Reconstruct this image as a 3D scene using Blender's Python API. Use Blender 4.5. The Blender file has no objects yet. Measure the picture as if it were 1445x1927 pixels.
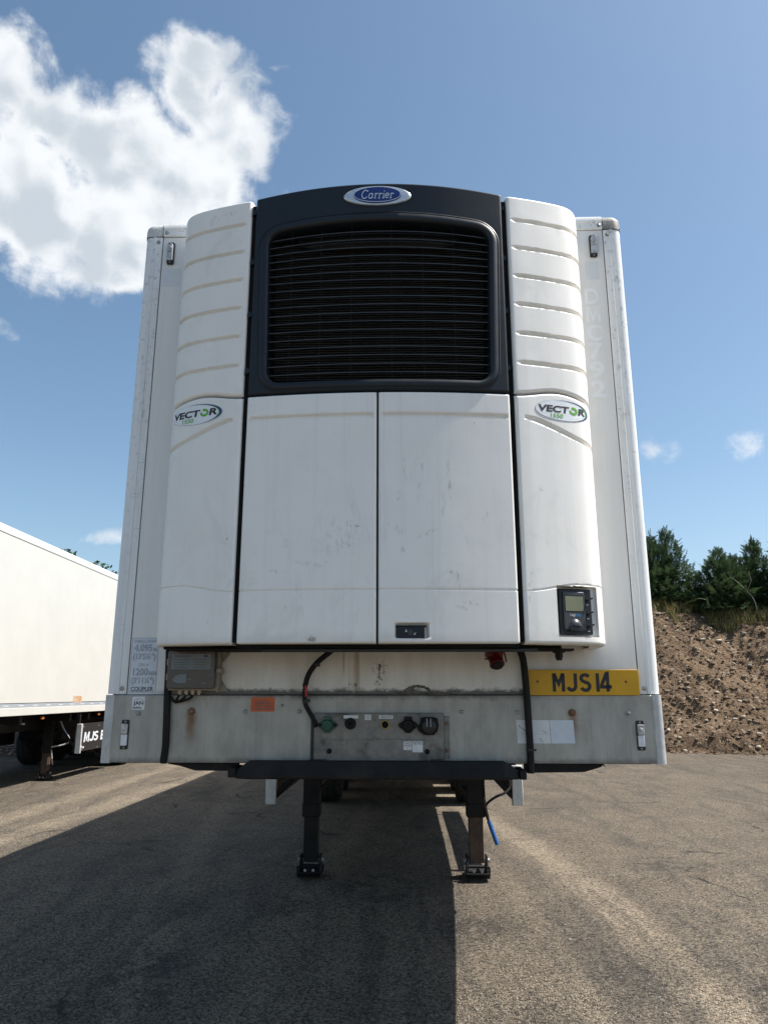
import bpy, math, random
import numpy as np
from mathutils import Vector, Matrix
R = math.radians
random.seed(7)
scene = bpy.context.scene
COL = scene.collection

# ---------------------------------------------------------------- camera
cam_d = bpy.data.cameras.new('camera'); cam = bpy.data.objects.new('camera', cam_d); COL.objects.link(cam)
cam.location = (0, 0, 1.537); cam.rotation_euler = (R(90 + 13.84), 0, 0)
cam_d.sensor_fit = 'VERTICAL'; cam_d.sensor_height = 36; cam_d.lens = 36 * 1390 / 1927
cam_d.clip_start = .05; cam_d.clip_end = 2000
scene.camera = cam
cy = scene.cycles
cy.max_bounces = 6; cy.diffuse_bounces = 4; cy.glossy_bounces = 3; cy.transmission_bounces = 2; cy.use_adaptive_sampling = True; cy.adaptive_threshold = .015
vs = scene.view_settings
vs.view_transform = 'Standard'; vs.look = 'None'; vs.gamma = 1; vs.exposure = .84
try: vs.use_curve_mapping = False
except Exception: pass

# ---------------------------------------------------------------- sun and sky
SUN = Vector((.63, .012, 1)).normalized()
sd = bpy.data.lights.new('sun', 'SUN'); so = bpy.data.objects.new('sun', sd); COL.objects.link(so)
sd.energy = 4.9; sd.angle = R(.53); sd.color = (1, .955, .89)
so.rotation_euler = (-SUN).to_track_quat('-Z', 'Y').to_euler()
w = bpy.data.worlds.new('World'); scene.world = w; w.use_nodes = True
w.cycles.sampling_method = 'MANUAL'; w.cycles.sample_map_resolution = 256
nt = w.node_tree; nt.nodes.clear()
def N(nt, t, **k):
    n = nt.nodes.new(t)
    for a, b in k.items(): setattr(n, a, b)
    return n
def setin(nt, n, i, v):
    if v is None: return
    if isinstance(v, bpy.types.NodeSocket): nt.links.new(v, n.inputs[i])
    else:
        s = n.inputs[i]
        if s.type == 'RGBA' and len(v) == 3: v = (*v, 1)
        s.default_value = v
def MA(nt, op, a, b=None, c=None, clamp=False):
    n = N(nt, 'ShaderNodeMath', operation=op, use_clamp=clamp)
    setin(nt, n, 0, a); setin(nt, n, 1, b); setin(nt, n, 2, c)
    return n.outputs[0]
def VM(nt, op, a, b=None, out=0):
    n = N(nt, 'ShaderNodeVectorMath', operation=op)
    setin(nt, n, 0, a); setin(nt, n, 1, b)
    return n.outputs[out]
def MIX(nt, fac, a, b, blend='MIX'):
    n = N(nt, 'ShaderNodeMix', data_type='RGBA', blend_type=blend)
    setin(nt, n, 0, fac); setin(nt, n, 6, a); setin(nt, n, 7, b)
    return n.outputs[2]
def NOI(nt, vec, scale, detail=4, rough=.55, dist=0, col=False):
    n = N(nt, 'ShaderNodeTexNoise')
    setin(nt, n, 'Vector', vec); n.inputs['Scale'].default_value = scale; n.inputs['Detail'].default_value = detail
    n.inputs['Roughness'].default_value = rough; n.inputs['Distortion'].default_value = dist
    return n.outputs[1 if col else 0]
def SS(nt, v, lo, hi, a=0., b=1.):
    n = N(nt, 'ShaderNodeMapRange', interpolation_type='SMOOTHSTEP')
    setin(nt, n, 0, v); n.inputs[1].default_value = lo; n.inputs[2].default_value = hi
    n.inputs[3].default_value = a; n.inputs[4].default_value = b
    return n.outputs[0]
def XYZ(nt, v):
    n = N(nt, 'ShaderNodeSeparateXYZ'); nt.links.new(v, n.inputs[0]); return n.outputs
def VOR(nt, vec, scale, feature='F1', out='Distance', rnd=1):
    n = N(nt, 'ShaderNodeTexVoronoi', feature=feature); setin(nt, n, 'Vector', vec); n.inputs['Scale'].default_value = scale
    n.inputs['Randomness'].default_value = rnd
    return n.outputs[out]
def MUL(nt, vec, s): return VM(nt, 'MULTIPLY', vec, s)

sky = N(nt, 'ShaderNodeTexSky', sky_type='NISHITA', sun_disc=False)
sky.sun_elevation = math.asin(SUN.z); sky.sun_rotation = math.atan2(SUN.x, SUN.y)
sky.altitude = 50; sky.air_density = 1.0; sky.dust_density = 1.2; sky.ozone_density = 1.6
hs = N(nt, 'ShaderNodeHueSaturation'); hs.inputs['Saturation'].default_value = 1.02; hs.inputs['Hue'].default_value = .49; nt.links.new(sky.outputs[0], hs.inputs['Color'])
bg1 = N(nt, 'ShaderNodeBackground'); nt.links.new(hs.outputs[0], bg1.inputs[0]); bg1.inputs[1].default_value = .0875
dirv = N(nt, 'ShaderNodeTexCoord').outputs['Generated']
warp = VM(nt, 'ADD', dirv, MUL(nt, VM(nt, 'SUBTRACT', NOI(nt, dirv, 7, 3, .6, 0, True), (.5, .5, .5)), (.10, .10, .10)))
blobs = [(-.40, .65, .65, .055), (-.37, .685, .63, .06), (-.40, .71, .58, .09), (-.325, .72, .605, .06), (-.285, .745, .60, .07),
         (-.215, .715, .665, .055), (-.20, .695, .685, .045), (-.185, .735, .65, .075), (-.16, .752, .64, .045), (-.215, .765, .605, .085),
         (-.385, .745, .55, .10), (-.30, .775, .56, .10), (-.25, .775, .58, .08), (-.42, .75, .53, .07), (-.335, .785, .53, .07),
         (-.50, .69, .55, .11), (-.60, .62, .52, .12), (-.315, .805, .50, .035)]
small = [(-.124, .70, .703, .014), (.447, .846, .292, .040), (.35, .888, .296, .040), (-.349, .918, .187, .032), (-.446, .786, .43, .028),
         (.60, -.55, .58, .16), (.48, -.70, .52, .13), (-.55, -.75, .36, .16), (-.40, -.84, .37, .12), (-.95, .05, .30, .12), (-.88, -.25, .40, .10), (.10, -.93, .34, .11)]  # this row: unseen clouds outside the view, added as bright fill
def field(lst, v, fz=1.):
    acc = None
    if fz != 1: v = MUL(nt, v, (1, 1, fz))
    for x, y, z, r in lst:
        c = Vector((x, y, z)).normalized()
        d = VM(nt, 'DISTANCE', v, (c.x, c.y, c.z * fz), out=1)
        e = MA(nt, 'MULTIPLY_ADD', d, -1 / r, 1.)
        acc = e if acc is None else MA(nt, 'MAXIMUM', acc, e)
    return MA(nt, 'MAXIMUM', acc, -.6)
n1 = NOI(nt, dirv, 10, 8, .60, .45); n2 = NOI(nt, dirv, 30, 7, .62, .3)
big = MA(nt, 'ADD', field(blobs, warp), MA(nt, 'ADD', MA(nt, 'MULTIPLY_ADD', n1, 1.45, -1.20), MA(nt, 'MULTIPLY', n2, .85)))
sml = MA(nt, 'ADD', field(small, warp, 1.9), MA(nt, 'MULTIPLY_ADD', n2, 1.7, -1.12))
dens = MA(nt, 'MAXIMUM', SS(nt, big, -.06, .50), SS(nt, sml, -.05, .75, 0, .8))
n3 = NOI(nt, VM(nt, 'ADD', dirv, (.017, -.004, .024)), 10, 2, .5)
shade = MA(nt, 'ADD', MA(nt, 'SUBTRACT', NOI(nt, dirv, 10, 2, .5), n3), MA(nt, 'MULTIPLY', SS(nt, big, .2, 1.0), -.16))
ccol = MIX(nt, SS(nt, shade, -.22, .02), (.50, .55, .60), (.79, .81, .825))
bg2 = N(nt, 'ShaderNodeBackground'); setin(nt, bg2, 0, ccol); bg2.inputs[1].default_value = .71
mx = N(nt, 'ShaderNodeMixShader'); nt.links.new(MA(nt, 'MULTIPLY', dens, .94), mx.inputs[0])
nt.links.new(bg1.outputs[0], mx.inputs[1]); nt.links.new(bg2.outputs[0], mx.inputs[2])
nt.links.new(mx.outputs[0], N(nt, 'ShaderNodeOutputWorld').inputs[0])

# ---------------------------------------------------------------- materials
MATS = {}
def newmat(name, base=(.5, .5, .5), rough=.5, metal=0, spec=.5, coat=0):
    m = bpy.data.materials.new(name); m.use_nodes = True; MATS[name] = m
    b = m.node_tree.nodes['Principled BSDF']
    b.inputs['Base Color'].default_value = (*base, 1); b.inputs['Roughness'].default_value = rough; b.inputs['Metallic'].default_value = metal
    b.inputs['Specular IOR Level'].default_value = spec; b.inputs['Coat Weight'].default_value = coat
    return m, m.node_tree, b
def OBJ(nt): return N(nt, 'ShaderNodeTexCoord').outputs['Object']
def BUMP(nt, b, h, dist=.002, strength=1.):
    n = N(nt, 'ShaderNodeBump'); n.inputs['Strength'].default_value = strength; n.inputs['Distance'].default_value = dist
    nt.links.new(h, n.inputs['Height']); nt.links.new(n.outputs[0], b.inputs['Normal'])
def simple(name, base, rough=.5, metal=0, var=.15, scale=14, dirt=None, dirt_amt=.3, spec=.5, bump=0):
    m, t, b = newmat(name, base, rough, metal, spec)
    o = OBJ(t); n = NOI(t, o, scale, 6, .6)
    c = MIX(t, SS(t, n, .3, .75), tuple(x * (1 - var) for x in base), tuple(min(1, x * (1 + var)) for x in base))
    if dirt: c = MIX(t, MA(t, 'MULTIPLY', SS(t, NOI(t, o, scale * .45, 8, .68, .3), .48, .68), dirt_amt), c, dirt)
    setin(t, b, 'Base Color', c)
    setin(t, b, 'Roughness', MA(t, 'MULTIPLY_ADD', NOI(t, o, scale * 2.3, 5), .25, rough - .12))
    if bump: BUMP(t, b, NOI(t, o, scale * 8, 5, .6), bump)
    return m

# off white moulded covers of the refrigeration unit
m, t, b = newmat('cover_white', (.8, .79, .76), .36, 0, .45)
o = OBJ(t); base = MIX(t, SS(t, NOI(t, o, 3.2, 6, .6), .3, .7), (.86, .835, .785), (.90, .878, .835))
sm = MA(t, 'MULTIPLY', SS(t, NOI(t, MUL(t, o, (2.4, 1, 1.6)), 1.9, 9, .72, .6), .53, .72), .30)
base = MIX(t, sm, base, (.52, .51, .48))
xz = XYZ(t, o)
mnoise = SS(t, NOI(t, MUL(t, o, (1, 1, .45)), 60, 6, .7, .3), .44, .66)
def blotch(cx, cz, rx, rz, amt, ang=0., nsc=26, lo=.42):      # a scuff with a shape of its own
    n = N(t, 'ShaderNodeMapping', vector_type='TEXTURE'); n.inputs['Location'].default_value = (cx, 0, cz); n.inputs['Rotation'].default_value = (0, ang, 0); n.inputs['Scale'].default_value = (rx, 1e3, rz)
    t.links.new(o, n.inputs[0]); d = VM(t, 'LENGTH', n.outputs[0], out=1)
    return MA(t, 'MULTIPLY', MA(t, 'MULTIPLY', SS(t, d, 1, .35), mnoise), amt * .5)
marks = [(-.17, 2.2, .16, .12, .40, 0), (-.135, 2.27, .03, .012, 1.3, .2), (-.14, 2.16, .05, .02, .6, .6), (-.16, 2.145, .012, .05, .9, .3), (-.10, 2.245, .045, .008, 1.6, .15), (.10, 2.23, .03, .03, 1., .4),
         (.315, 2.45, .010, .16, .8, -.04), (.19, 2.46, .011, .14, .7, .12), (.29, 2.35, .014, .10, .55, .1), (.21, 2.21, .09, .013, .75, -.42), (.47, 2.29, .012, .035, 1.3, .45),
         (.11, 2.14, .014, .02, 1., .2), (.32, 2.04, .018, .012, 1.2, .5), (.345, 2.01, .01, .05, 1.1, -.12), (.36, 1.89, .04, .012, 1.2, .3), (.40, 1.91, .05, .012, 1., .15), (.12, 2.5, .01, .07, .6, -.1), (.095, 2.38, .012, .04, 1.1, .3),
         (-.27, 1.765, .022, .022, 2.2, .4), (-.28, 1.76, .05, .012, 1.4, .1), (-.43, 2.05, .06, .01, .8, .1), (-.4, 2.17, .02, .03, .8, .6), (-.3, 2.08, .09, .015, .6, .2),
         (.66, 2.02, .012, .05, .9, .3), (.70, 2.06, .02, .02, .8, .1), (.655, 1.94, .01, .04, 1.1, .25), (.73, 2.42, .02, .008, .8, .4), (-.82, 3.83, .03, .05, .8, .2), (-.74, 3.86, .05, .02, .7, .1)]
acc = None
for k in marks:
    e = blotch(*k[:5], k[5]); acc = e if acc is None else MA(t, 'ADD', acc, e)
base = MIX(t, MA(t, 'MULTIPLY', acc, .95, clamp=True), base, (.17, .165, .155))
sp = SS(t, VOR(t, MUL(t, o, (1, 1, .5)), 18), .10, .02)
base = MIX(t, MA(t, 'MULTIPLY', MA(t, 'MULTIPLY', sp, SS(t, NOI(t, o, 5, 3), .55, .7)), .65), base, (.2, .19, .17))
film = MA(t, 'MULTIPLY', SS(t, NOI(t, MUL(t, o, (26, 5, .7)), 1.1, 6, .6, .2), .5, .75), .22)
base = MIX(t, film, base, (.60, .58, .53))
low = SS(t, MA(t, 'ADD', xz[2], MA(t, 'MULTIPLY', NOI(t, o, 9, 6, .7), .10)), 1.86, 1.78)
base = MIX(t, MA(t, 'MULTIPLY', low, .35), base, (.46, .42, .36))
setin(t, b, 'Base Color', base); setin(t, b, 'Roughness', MA(t, 'MULTIPLY_ADD', NOI(t, o, 6, 6), .22, .27)); BUMP(t, b, NOI(t, o, 5, 3), .004, .25)

# painted sheet of the trailer bulkhead
m, t, b = newmat('bulkhead_white', (.78, .78, .75), .4)
o = OBJ(t); xz = XYZ(t, o)
base = MIX(t, SS(t, NOI(t, MUL(t, o, (14, 1, .9)), 1.6, 7, .65), .32, .72), (.76, .748, .72), (.815, .805, .78))
inx = SS(t, MA(t, 'ABSOLUTE', xz[0]), 1.12, .9)
lowz = SS(t, xz[2], 1.80, 1.70)
tan = MA(t, 'MULTIPLY', MA(t, 'MULTIPLY', inx, lowz), SS(t, NOI(t, MUL(t, o, (6, 1, 1.6)), 1.7, 8, .65), .2, .75))
base = MIX(t, MA(t, 'MULTIPLY', tan, .55), base, (.50, .455, .37))
stk = MA(t, 'MULTIPLY', SS(t, NOI(t, MUL(t, o, (38, 1, .8)), 1.3, 4, .5, .4), .56, .66), MA(t, 'MULTIPLY', lowz, SS(t, MA(t, 'ABSOLUTE', MA(t, 'ADD', xz[0], .13)), .13, .05)))
base = MIX(t, MA(t, 'MULTIPLY', stk, .6), base, (.26, .16, .085))
gr = SS(t, MA(t, 'MULTIPLY_ADD', NOI(t, MUL(t, o, (1, 1, 1.6)), 19, 7, .7), -.065, xz[2]), 1.535, 1.513)
base = MIX(t, MA(t, 'MULTIPLY', MA(t, 'MULTIPLY', gr, inx), .9), base, (.05, .045, .04))
def blob2(cx, cz, rx, rz, nsc=40, lo=.5, hi=.56):
    n = N(t, 'ShaderNodeMapping', vector_type='TEXTURE'); n.inputs['Location'].default_value = (cx, 0, cz); n.inputs['Scale'].default_value = (rx, 1e3, rz)
    t.links.new(o, n.inputs[0]); d = VM(t, 'LENGTH', n.outputs[0], out=1)
    return MA(t, 'MULTIPLY', SS(t, d, 1, .3), SS(t, NOI(t, MUL(t, o, (1.6, 1, 1)), nsc, 9, .75), lo, hi))
gm = MA(t, 'MAXIMUM', blob2(-.005, 1.66, .045, .06), MA(t, 'MAXIMUM', blob2(-.01, 1.60, .03, .035), blob2(-.13, 1.575, .03, .03)))
base = MIX(t, gm, base, (.06, .055, .05))
spk = MA(t, 'MULTIPLY', SS(t, VOR(t, o, 30), .09, .03), SS(t, NOI(t, o, 7, 3), .55, .7))
base = MIX(t, MA(t, 'MULTIPLY', spk, .5), base, (.22, .21, .19))
setin(t, b, 'Base Color', base); BUMP(t, b, NOI(t, MUL(t, o, (1, 1, .4)), 4, 3), .006, .3)

# aluminium posts and rails
m, t, b = newmat('post_paint', (.66, .68, .68), .38)
o = OBJ(t); xz = XYZ(t, o)
base = MIX(t, SS(t, NOI(t, MUL(t, o, (6, 6, .7)), 2.4, 6, .62), .3, .72), (.74, .75, .745), (.84, .85, .845))
up = SS(t, xz[2], 1.9, 4.0)
gsp = MA(t, 'MULTIPLY', SS(t, NOI(t, MUL(t, o, (1.2, 1.2, .8)), 34, 8, .74), .53, .66), MA(t, 'MULTIPLY_ADD', up, .4, .12))
base = MIX(t, gsp, base, (.16, .165, .16))
tick = MA(t, 'MULTIPLY', SS(t, NOI(t, MUL(t, o, (8, 8, 60)), 1.5, 3, .5), .67, .72), .5)
base = MIX(t, tick, base, (.2, .2, .2))
setin(t, b, 'Base Color', base)
m, t, b = newmat('cap_grime', (.3, .3, .29), .6)
o = OBJ(t); xz = XYZ(t, o)
gcap = SS(t, MA(t, 'ADD', xz[0], MA(t, 'MULTIPLY_ADD', NOI(t, o, 30, 6, .7), .06, -.03)), -1.1, 1.0)
base = MIX(t, SS(t, NOI(t, o, 60, 8, .75), .35, .65), (.45, .45, .43), (.66, .66, .64))
base2 = MIX(t, SS(t, NOI(t, o, 70, 8, .75), .35, .7), (.16, .155, .14), (.34, .33, .31))
setin(t, b, 'Base Color', MIX(t, gcap, base, base2))

# steel kick panel with rust runs under two bolts
m, t, b = newmat('kick_steel', (.36, .36, .35), .5, .35)
o = OBJ(t); xz = XYZ(t, o)
base = MIX(t, SS(t, NOI(t, MUL(t, o, (3, 1, 1.2)), 2.2, 9, .68), .28, .75), (.30, .287, .255), (.47, .455, .415))
base = MIX(t, MA(t, 'MULTIPLY', SS(t, NOI(t, MUL(t, o, (30, 1, 1)), 1.4, 5, .6), .52, .72), .35), base, (.22, .20, .17))
for bx, amt in ((-.885, .85), (.884, .6)):
    dx = MA(t, 'ABSOLUTE', MA(t, 'SUBTRACT', MA(t, 'ADD', xz[0], MA(t, 'MULTIPLY_ADD', NOI(t, MUL(t, o, (1, 1, 3)), 12, 4), .03, -.015)), bx))
    g = MA(t, 'MULTIPLY', SS(t, dx, .036, .004), MA(t, 'MULTIPLY', SS(t, xz[2], 1.27, 1.42), SS(t, xz[2], 1.475, 1.455)))
    g = MA(t, 'MULTIPLY', g, SS(t, NOI(t, MUL(t, o, (24, 1, 3)), 4, 5, .6), .1, .5))
    base = MIX(t, MA(t, 'MULTIPLY', g, amt), base, (.17, .075, .022))
ed = SS(t, MA(t, 'MULTIPLY_ADD', NOI(t, o, 16, 7, .7), .05, xz[2]), 1.285, 1.255)
base = MIX(t, MA(t, 'MULTIPLY', ed, .6), base, (.10, .09, .075))
ed = SS(t, MA(t, 'MULTIPLY_ADD', NOI(t, o, 14, 7, .7), -.06, xz[2]), 1.475, 1.505)
base = MIX(t, MA(t, 'MULTIPLY', MA(t, 'MULTIPLY', ed, SS(t, MA(t, 'ABSOLUTE', xz[0]), 1., .4)), .75), base, (.07, .065, .055))
setin(t, b, 'Base Color', base); setin(t, b, 'Roughness', MA(t, 'MULTIPLY_ADD', NOI(t, o, 22, 6), .3, .36)); BUMP(t, b, NOI(t, MUL(t, o, (1, 1, .6)), 5, 3), .006, .3)

simple('side_white', (.56, .552, .513), .42, 0, .03, 2.2, (.62, .60, .53), .2)
simple('hood_dark', (.0085, .0115, .0165), .42, 0, .12, 5, (.022, .024, .026), .35, spec=.38)
simple('louvre_dark', (.048, .049, .05), .42, 0, .12, 9)
simple('void_black', (.005, .005, .005), .8, 0, .1, 9, spec=.2)
simple('black_plastic', (.014, .014, .015), .45, 0, .2, 30)
simple('rubber_black', (.008, .008, .008), .62, 0, .2, 22, (.03, .027, .023), .4, spec=.25)
simple('chassis_black', (.008, .008, .009), .6, 0, .25, 9, (.024, .021, .017), .45, spec=.28, bump=.001)
simple('lip_black', (.008, .0078, .0074), .62, 0, .3, 7, (.035, .03, .024), .5, spec=.3, bump=.0015)
simple('rusty_tube', (.080, .048, .031), .66, .1, .35, 12, (.12, .085, .06), .5, bump=.001)
simple('galvanised', (.50, .51, .51), .45, .35, .12, 16, (.25, .24, .22), .3)
simple('silver_post', (.62, .63, .63), .4, .3, .08, 12, (.32, .31, .29), .25)
simple('socket_steel', (.235, .22, .195), .6, .25, .18, 18, (.045, .04, .034), .75, bump=.001)
simple('green_plastic', (.018, .085, .052), .45, 0, .2, 30, (.03, .035, .03), .35)
simple('red_plastic', (.12, .010, .009), .38, 0, .2, 20, (.03, .015, .012), .4)
simple('blue_grip', (.012, .09, .30), .42, 0, .15, 20)
simple('red_tape', (.42, .02, .03), .5, 0, .1, 20)
simple('brass', (.42, .31, .12), .35, .9, .15, 30)
simple('bolt_steel', (.36, .355, .34), .38, .8, .2, 60, (.10, .07, .05), .4)
simple('rusty_bolt', (.20, .10, .05), .6, .4, .3, 60, (.33, .26, .19), .4)
simple('plate_yellow', (.62, .335, .006), .5, 0, .06, 9, (.40, .24, .03), .25)
simple('plate_black', (.018, .018, .022), .5, 0, .1, 40)
simple('sticker_white', (.72, .73, .74), .45, 0, .06, 20, (.38, .36, .32), .35)
simple('sticker_blue_white', (.63, .68, .74), .45, 0, .05, 20, (.5, .52, .53), .3)
simple('letter_faded', (.36, .40, .45), .5, 0, .15, 90, (.62, .66, .7), .4)
simple('ghost_letter', (.845, .86, .865), .45, 0, .03, 20, (.74, .74, .72), .4)
simple('patch_tint', (.68, .70, .72), .42, 0, .04, 16)
simple('letter_black', (.02, .02, .022), .5, 0, .1, 60)
simple('letter_grey', (.10, .105, .11), .5, 0, .2, 80, (.4, .4, .4), .4)
simple('sticker_orange', (.56, .115, .03), .5, 0, .1, 20, (.36, .10, .04), .25)
simple('faded_orange', (.48, .25, .11), .55, 0, .25, 30, (.7, .62, .5), .6)
simple('decal_white', (.82, .84, .86), .3, 0, .02, 10)
simple('decal_green', (.13, .42, .025), .4, 0, .05, 20)
simple('decal_blue', (.012, .022, .16), .4, 0, .1, 20)
simple('badge_blue', (.012, .032, .185), .25, 0, .15, 30)
simple('badge_silver', (.62, .64, .66), .3, .55, .06, 20)
simple('badge_letter', (.62, .66, .72), .35, .2, .05, 20)
simple('screen_grey', (.045, .047, .052), .4, 0, .1, 20)
simple('screen_lcd', (.20, .205, .125), .22, 0, .12, 12)
simple('logo_blue', (.02, .30, .62), .5, 0, .05, 20)  # plain blue of the COLD lettering, no emission
simple('stripe_grey', (.33, .36, .39), .4, 0, .1, 30)
simple('amber', (.42, .12, .01), .3, 0, .1, 20)
simple('lens_clear', (.50, .51, .52), .12, .25, .25, 46, (.16, .16, .16), .5)
simple('reflector_white', (.70, .73, .77), .3, .1, .08, 60)
simple('logger_case', (.075, .068, .060), .22, 0, .15, 12, (.14, .125, .11), .4)
simple('logger_grey', (.30, .275, .24), .55, 0, .15, 20, (.12, .105, .09), .4)
simple('logger_label', (.17, .195, .215), .35, 0, .08, 20)
simple('logger_ink', (.075, .085, .10), .4, 0, .1, 30)
simple('tyre_rubber', (.014, .0135, .013), .75, 0, .2, 14, (.085, .075, .06), .45, bump=.002)
simple('wheel_steel', (.28, .275, .265), .5, .4, .2, 10, (.09, .075, .06), .5)
simple('grommet_tan', (.42, .36, .28), .6, 0, .1, 20)
simple('dry_mud', (.15, .13, .105), .85, 0, .4, 60, (.03, .027, .022), .6, bump=.002)
simple('bark', (.09, .065, .045), .8, 0, .3, 12, bump=.004)

# foliage
def leafmat(name, a, bcol, sc):
    m, t, b = newmat(name, a, .6, 0, .25)
    o = OBJ(t); rn = N(t, 'ShaderNodeObjectInfo').outputs['Random']
    c = MIX(t, SS(t, NOI(t, o, sc, 4, .6), .3, .7), a, bcol)
    setin(t, b, 'Base Color', MIX(t, MA(t, 'MULTIPLY', rn, .3), c, tuple(x * .7 for x in a)))
    b.inputs['Subsurface Weight'].default_value = 0
    tr = N(t, 'ShaderNodeBsdfTranslucent'); setin(t, tr, 0, bcol); ms = N(t, 'ShaderNodeMixShader'); ms.inputs[0].default_value = .22
    out = t.nodes['Material Output']; t.links.new(b.outputs[0], ms.inputs[1]); t.links.new(tr.outputs[0], ms.inputs[2]); t.links.new(ms.outputs[0], out.inputs[0])
leafmat('conifer_leaf', (.026, .055, .027), (.062, .10, .04), 3.5)
leafmat('broad_leaf', (.03, .075, .022), (.06, .11, .03), 3)
leafmat('dry_grass', (.13, .135, .045), (.24, .20, .085), 2.2)

# ground: worn tarmac with aggregate, dust drifts along the wheel tracks
m, t, b = newmat('tarmac', (.1, .09, .08), .85, 0, .3)
o = OBJ(t); xz = XYZ(t, o)
big = NOI(t, o, .55, 7, .62, .5); med = NOI(t, o, 2.6, 7, .65, .3)
base = MIX(t, SS(t, big, .33, .68), (.134, .109, .081), (.184, .150, .109))
base = MIX(t, MA(t, 'MULTIPLY', SS(t, med, .42, .7), .55), base, (.20, .166, .124))
def band(x0, y0, x1, y1, wd, amt):
    d = Vector((x1 - x0, y1 - y0)).normalized(); nx, ny = d.y, -d.x
    q = MA(t, 'ADD', MA(t, 'MULTIPLY', xz[0], nx), MA(t, 'MULTIPLY', xz[1], ny))
    q = MA(t, 'ABSOLUTE', MA(t, 'ADD', MA(t, 'ADD', q, -(x0 * nx + y0 * ny)), MA(t, 'MULTIPLY_ADD', NOI(t, o, .5, 4, .55), .30, -.15)))
    return MA(t, 'MULTIPLY', MA(t, 'MULTIPLY', SS(t, q, wd * 1.15, wd * .2), SS(t, NOI(t, o, 2.4, 7, .68), .12, .52)), amt * .72)
bands = [band(1.40, 9.2, 2.02, 4.3, .26, 1.), band(.95, 8.6, 1.25, 4.4, .12, .3), band(-4.25, 8.6, -3.5, 16, .34, .8), band(-4.95, 8.6, -4.75, 16, .3, .7), band(-2.35, 12, -1.5, 4.5, .22, .4), band(-.35, 9, -.85, 4.5, .2, .3)]
acc = None
for e in bands: acc = e if acc is None else MA(t, 'MAXIMUM', acc, e)
base = MIX(t, acc, base, (.33, .268, .19))
wet = MA(t, 'MULTIPLY', SS(t, NOI(t, VM(t, 'ADD', o, (31, 7, 0)), 1.0, 7, .66, .4), .50, .68), .42)
base = MIX(t, wet, base, (.056, .049, .042))
for ox, oy, orr in ((-.05, 6.75, .55), (-.75, 6.3, .3), (.62, 5.9, .4), (2.6, 7.4, .5), (-1.5, 5.2, .45)):
    wet2 = MA(t, 'MULTIPLY', SS(t, VM(t, 'LENGTH', VM(t, 'SUBTRACT', MUL(t, o, (1, .8, 0)), (ox, oy * .8, 0)), out=1), orr, orr * .2), SS(t, NOI(t, o, 6, 7, .7), .38, .62))
    base = MIX(t, MA(t, 'MULTIPLY', wet2, .75), base, (.036, .032, .028))
stk_ = MA(t, 'MULTIPLY', SS(t, NOI(t, MUL(t, VM(t, 'ADD', o, MUL(t, NOI(t, o, .5, 2, .5, 0, True), (1.2, 0, 0))), (4.5, .28, 1)), 1, 6, .65), .48, .66), .46)
base = MIX(t, stk_, base, (.058, .052, .047))
st = VOR(t, o, 85, out='Color'); sx = XYZ(t, st)[0]
vx = N(t, 'ShaderNodeMapRange'); t.links.new(sx, vx.inputs[0]); vx.inputs[3].default_value = .38; vx.inputs[4].default_value = 2.22
base = VM(t, 'SCALE', base); t.links.new(vx.outputs[0], base.node.inputs['Scale'])
st2 = XYZ(t, VOR(t, o, 95, out='Color'))[1]
base = MIX(t, MA(t, 'MULTIPLY', SS(t, st2, .965, .99), .7), base, (.46, .42, .36))
ck = VOR(t, VM(t, 'ADD', o, MUL(t, NOI(t, o, 1.4, 5, .6, 0, True), (.9, .9, 0))), .42, 'DISTANCE_TO_EDGE')
ckm = MA(t, 'MULTIPLY', SS(t, ck, .012, .002), SS(t, NOI(t, o, .8, 3), .54, .62))
base = MIX(t, MA(t, 'MULTIPLY', ckm, .75), base, (.028, .026, .025))
setin(t, b, 'Base Color', base)
h = MA(t, 'ADD', MA(t, 'MULTIPLY', VOR(t, o, 85), -1.), MA(t, 'ADD', MA(t, 'MULTIPLY', NOI(t, o, 40, 6, .7), 1.4), MA(t, 'MULTIPLY', ckm, -2.)))
BUMP(t, b, h, .034, 1.)

m, t, b = newmat('soil', (.16, .11, .07), .95, 0, .2)
o = OBJ(t)
base = MIX(t, SS(t, NOI(t, o, 1.1, 8, .66, .4), .32, .68), (.105, .069, .043), (.20, .136, .084))
base = MIX(t, MA(t, 'MULTIPLY', SS(t, NOI(t, o, 6, 8, .72), .5, .7), .6), base, (.26, .19, .122))
base = MIX(t, MA(t, 'MULTIPLY', SS(t, NOI(t, o, 13, 8, .75), .52, .35), .55), base, (.10, .073, .05))
pb = XYZ(t, VOR(t, o, 13, out='Color'))[0]
base = MIX(t, MA(t, 'MULTIPLY', SS(t, pb, .9, .96), .55), base, (.38, .32, .24))
setin(t, b, 'Base Color', base); BUMP(t, b, MA(t, 'ADD', NOI(t, o, 16, 9, .75), MA(t, 'MULTIPLY', VOR(t, o, 13), -.5)), .065, 1.)
simple('pale_stone', (.46, .40, .31), .85, 0, .3, 6, (.2, .15, .1), .5)
simple('grey_stone', (.26, .235, .205), .85, 0, .45, 9, (.07, .065, .06), .5)
simple('meadow', (.10, .11, .04), .9, 0, .3, 1.2)

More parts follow.
